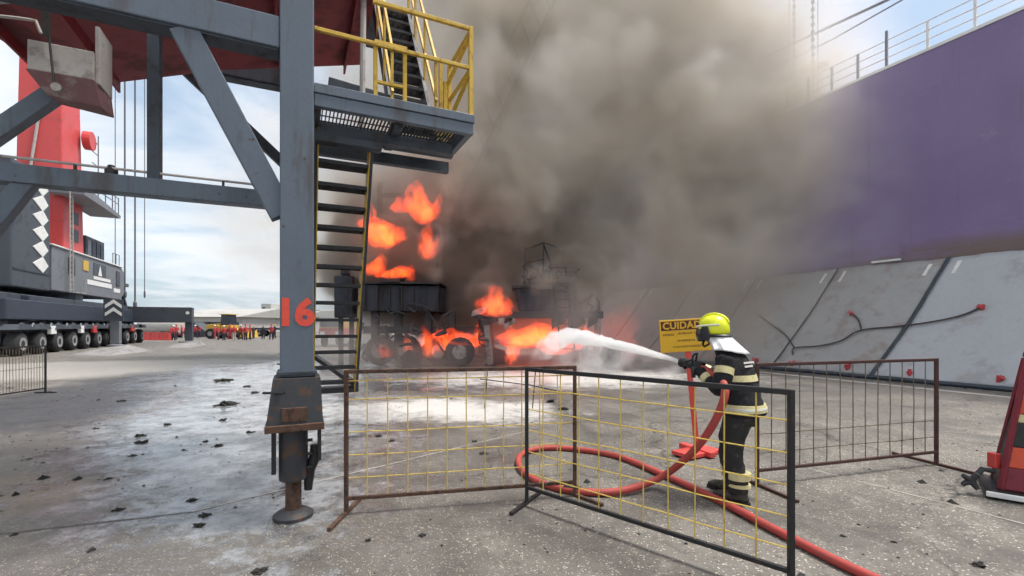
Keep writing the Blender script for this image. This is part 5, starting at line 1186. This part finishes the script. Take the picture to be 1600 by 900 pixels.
def make_smoke(lo_, hi, vox):
    g = bpy.data.node_groups.new('smoke', 'GeometryNodeTree')
    g.interface.new_socket('Geometry', in_out='INPUT', socket_type='NodeSocketGeometry')
    g.interface.new_socket('Geometry', in_out='OUTPUT', socket_type='NodeSocketGeometry')
    b = G(g); out = b.n('NodeGroupOutput'); vc = b.n('GeometryNodeVolumeCube')
    vc.inputs['Min'].default_value = lo_; vc.inputs['Max'].default_value = hi
    for i, k in enumerate('XYZ'): vc.inputs['Resolution '+k].default_value = int((hi[i]-lo_[i])/vox)
    p0 = b.n('GeometryNodeInputPosition').outputs[0]
    w1 = b.vm('SCALE', b.vm('SUBTRACT', b.noise(p0, .13, 1, .5, 1), (.5, .5, .5)), 5.)
    w2 = b.vm('SCALE', b.vm('SUBTRACT', b.noise(p0, .42, 3, .55, 1), (.5, .5, .5)), 2.6)
    p = b.vm('ADD', p0, b.vm('ADD', w1, w2)); x, y, z = b.sep(p); x0, y0, z0 = b.sep(p0)
    def ell(c, r, k, soft=.25):
        d_ = b.vm('LENGTH', b.vm('DIVIDE', b.vm('SUBTRACT', p, c), r)); return b.m('MULTIPLY', b.smooth(d_, 1., soft), k)
    cx = b.m('MULTIPLY_ADD', z, .24, -1.4); cy = b.m('MULTIPLY_ADD', z, .03, 22.6); rr = b.m('MULTIPLY_ADD', z, .42, 5.2)
    dx = b.m('DIVIDE', b.m('SUBTRACT', x, cx), rr); dy = b.m('DIVIDE', b.m('SUBTRACT', y, cy), b.m('MULTIPLY_ADD', z, .10, 3.6))
    cone = b.m('SUBTRACT', 1., b.m('SQRT', b.m('ADD', b.m('MULTIPLY', dx, dx), b.m('MULTIPLY', dy, dy))))
    def ell(c, r): return b.m('SUBTRACT', 1., b.vm('LENGTH', b.vm('DIVIDE', b.vm('SUBTRACT', p, c), r)))
    # thick billows: a lumpy body with a crisp surface
    body = cone
    for c, r in (((.4, 23.0, 5.2), (4.8, 3.0, 5.2)), ((-4.6, 21.5, 6.2), (4.6, 2.5, 5.0)), ((7.5, 22., 13.), (7.5, 4.5, 7.))): body = b.m('MAXIMUM', body, ell(c, r))
    fb = b.noise(p0, .27, 5, .60, 0, .3)
    sfl = b.m('ADD', body, b.m('MULTIPLY_ADD', fb, 1.7, -.85))
    thick = b.m('MULTIPLY', b.smooth(sfl, .10, .36), b.smooth(z, 3., 11., 1.6, .58))
    thick = b.m('MULTIPLY', thick, b.smooth(z0, .6, 2.6))
    # thin drifting veil
    veil = 0.
    for c, r, k in (((8.4, 20.8, 5.6), (8., 4.2, 8.5), .55), ((9.5, 21.5, 12.5), (10., 5., 9.5), .50), ((2.5, 19.6, .3), (9., 2.6, 2.4), .10), ((-13, 26, 9.), (7., 4., 9.), .20),
                    ((-4.0, 21., 13.), (6.5, 4., 8.), .35), ((13., 19., 6.), (7.5, 4.5, 9.), .17), ((12., 19.5, 10.), (7., 4., 8.), .16), ((-8., 24., 7.), (4.5, 3.5, 9.), .45), ((-2.5, 21.5, 15.), (6., 3.5, 7.), .5), ((-4.2, 18.2, .3), (4.6, 2.0, 2.1), .55), ((.8, 18.2, 1.6), (3.6, 1.2, 2.2), .14), ((2., 23., 5.), (8., 3.4, 7.), .3)):
        veil = b.m('ADD', veil, b.m('MULTIPLY', b.smooth(ell(c, r), 0., .75), k))
    f = b.smooth(b.noise(p, .30, 5, .60), .36, .62, .30, 1.2)
    tot = b.m('ADD', thick, b.m('MULTIPLY', veil, f)); f = 1.
    edge = b.m('MULTIPLY', b.smooth(x0, hi[0], hi[0]-2.5), b.m('MULTIPLY', b.smooth(x0, lo_[0], lo_[0]+2.), b.m('MULTIPLY', b.smooth(y0, lo_[1], lo_[1]+1.5), b.m('MULTIPLY', b.smooth(y0, hi[1], hi[1]-2.), b.smooth(z0, hi[2], hi[2]-5.)))))
    b.put(vc.inputs['Density'], b.m('MULTIPLY', b.m('MULTIPLY', b.m('MULTIPLY', tot, f), edge), 1.))
    sm = b.n('GeometryNodeSetMaterial'); sm.inputs['Material'].default_value = smoke_mat()
    g.links.new(vc.outputs[0], sm.inputs[0]); g.links.new(sm.outputs[0], out.inputs[0])
    o = bpy.data.objects.new('smoke_plume', bpy.data.meshes.new('smoke')); COL.objects.link(o); o.modifiers.new('gn', 'NODES').node_group = g
    return setp(o, 'thick brown-grey smoke plume rising from the burning machines', 'smoke', kind='stuff')
make_smoke((-17, 15, 0), (18, 32, 28), .22)
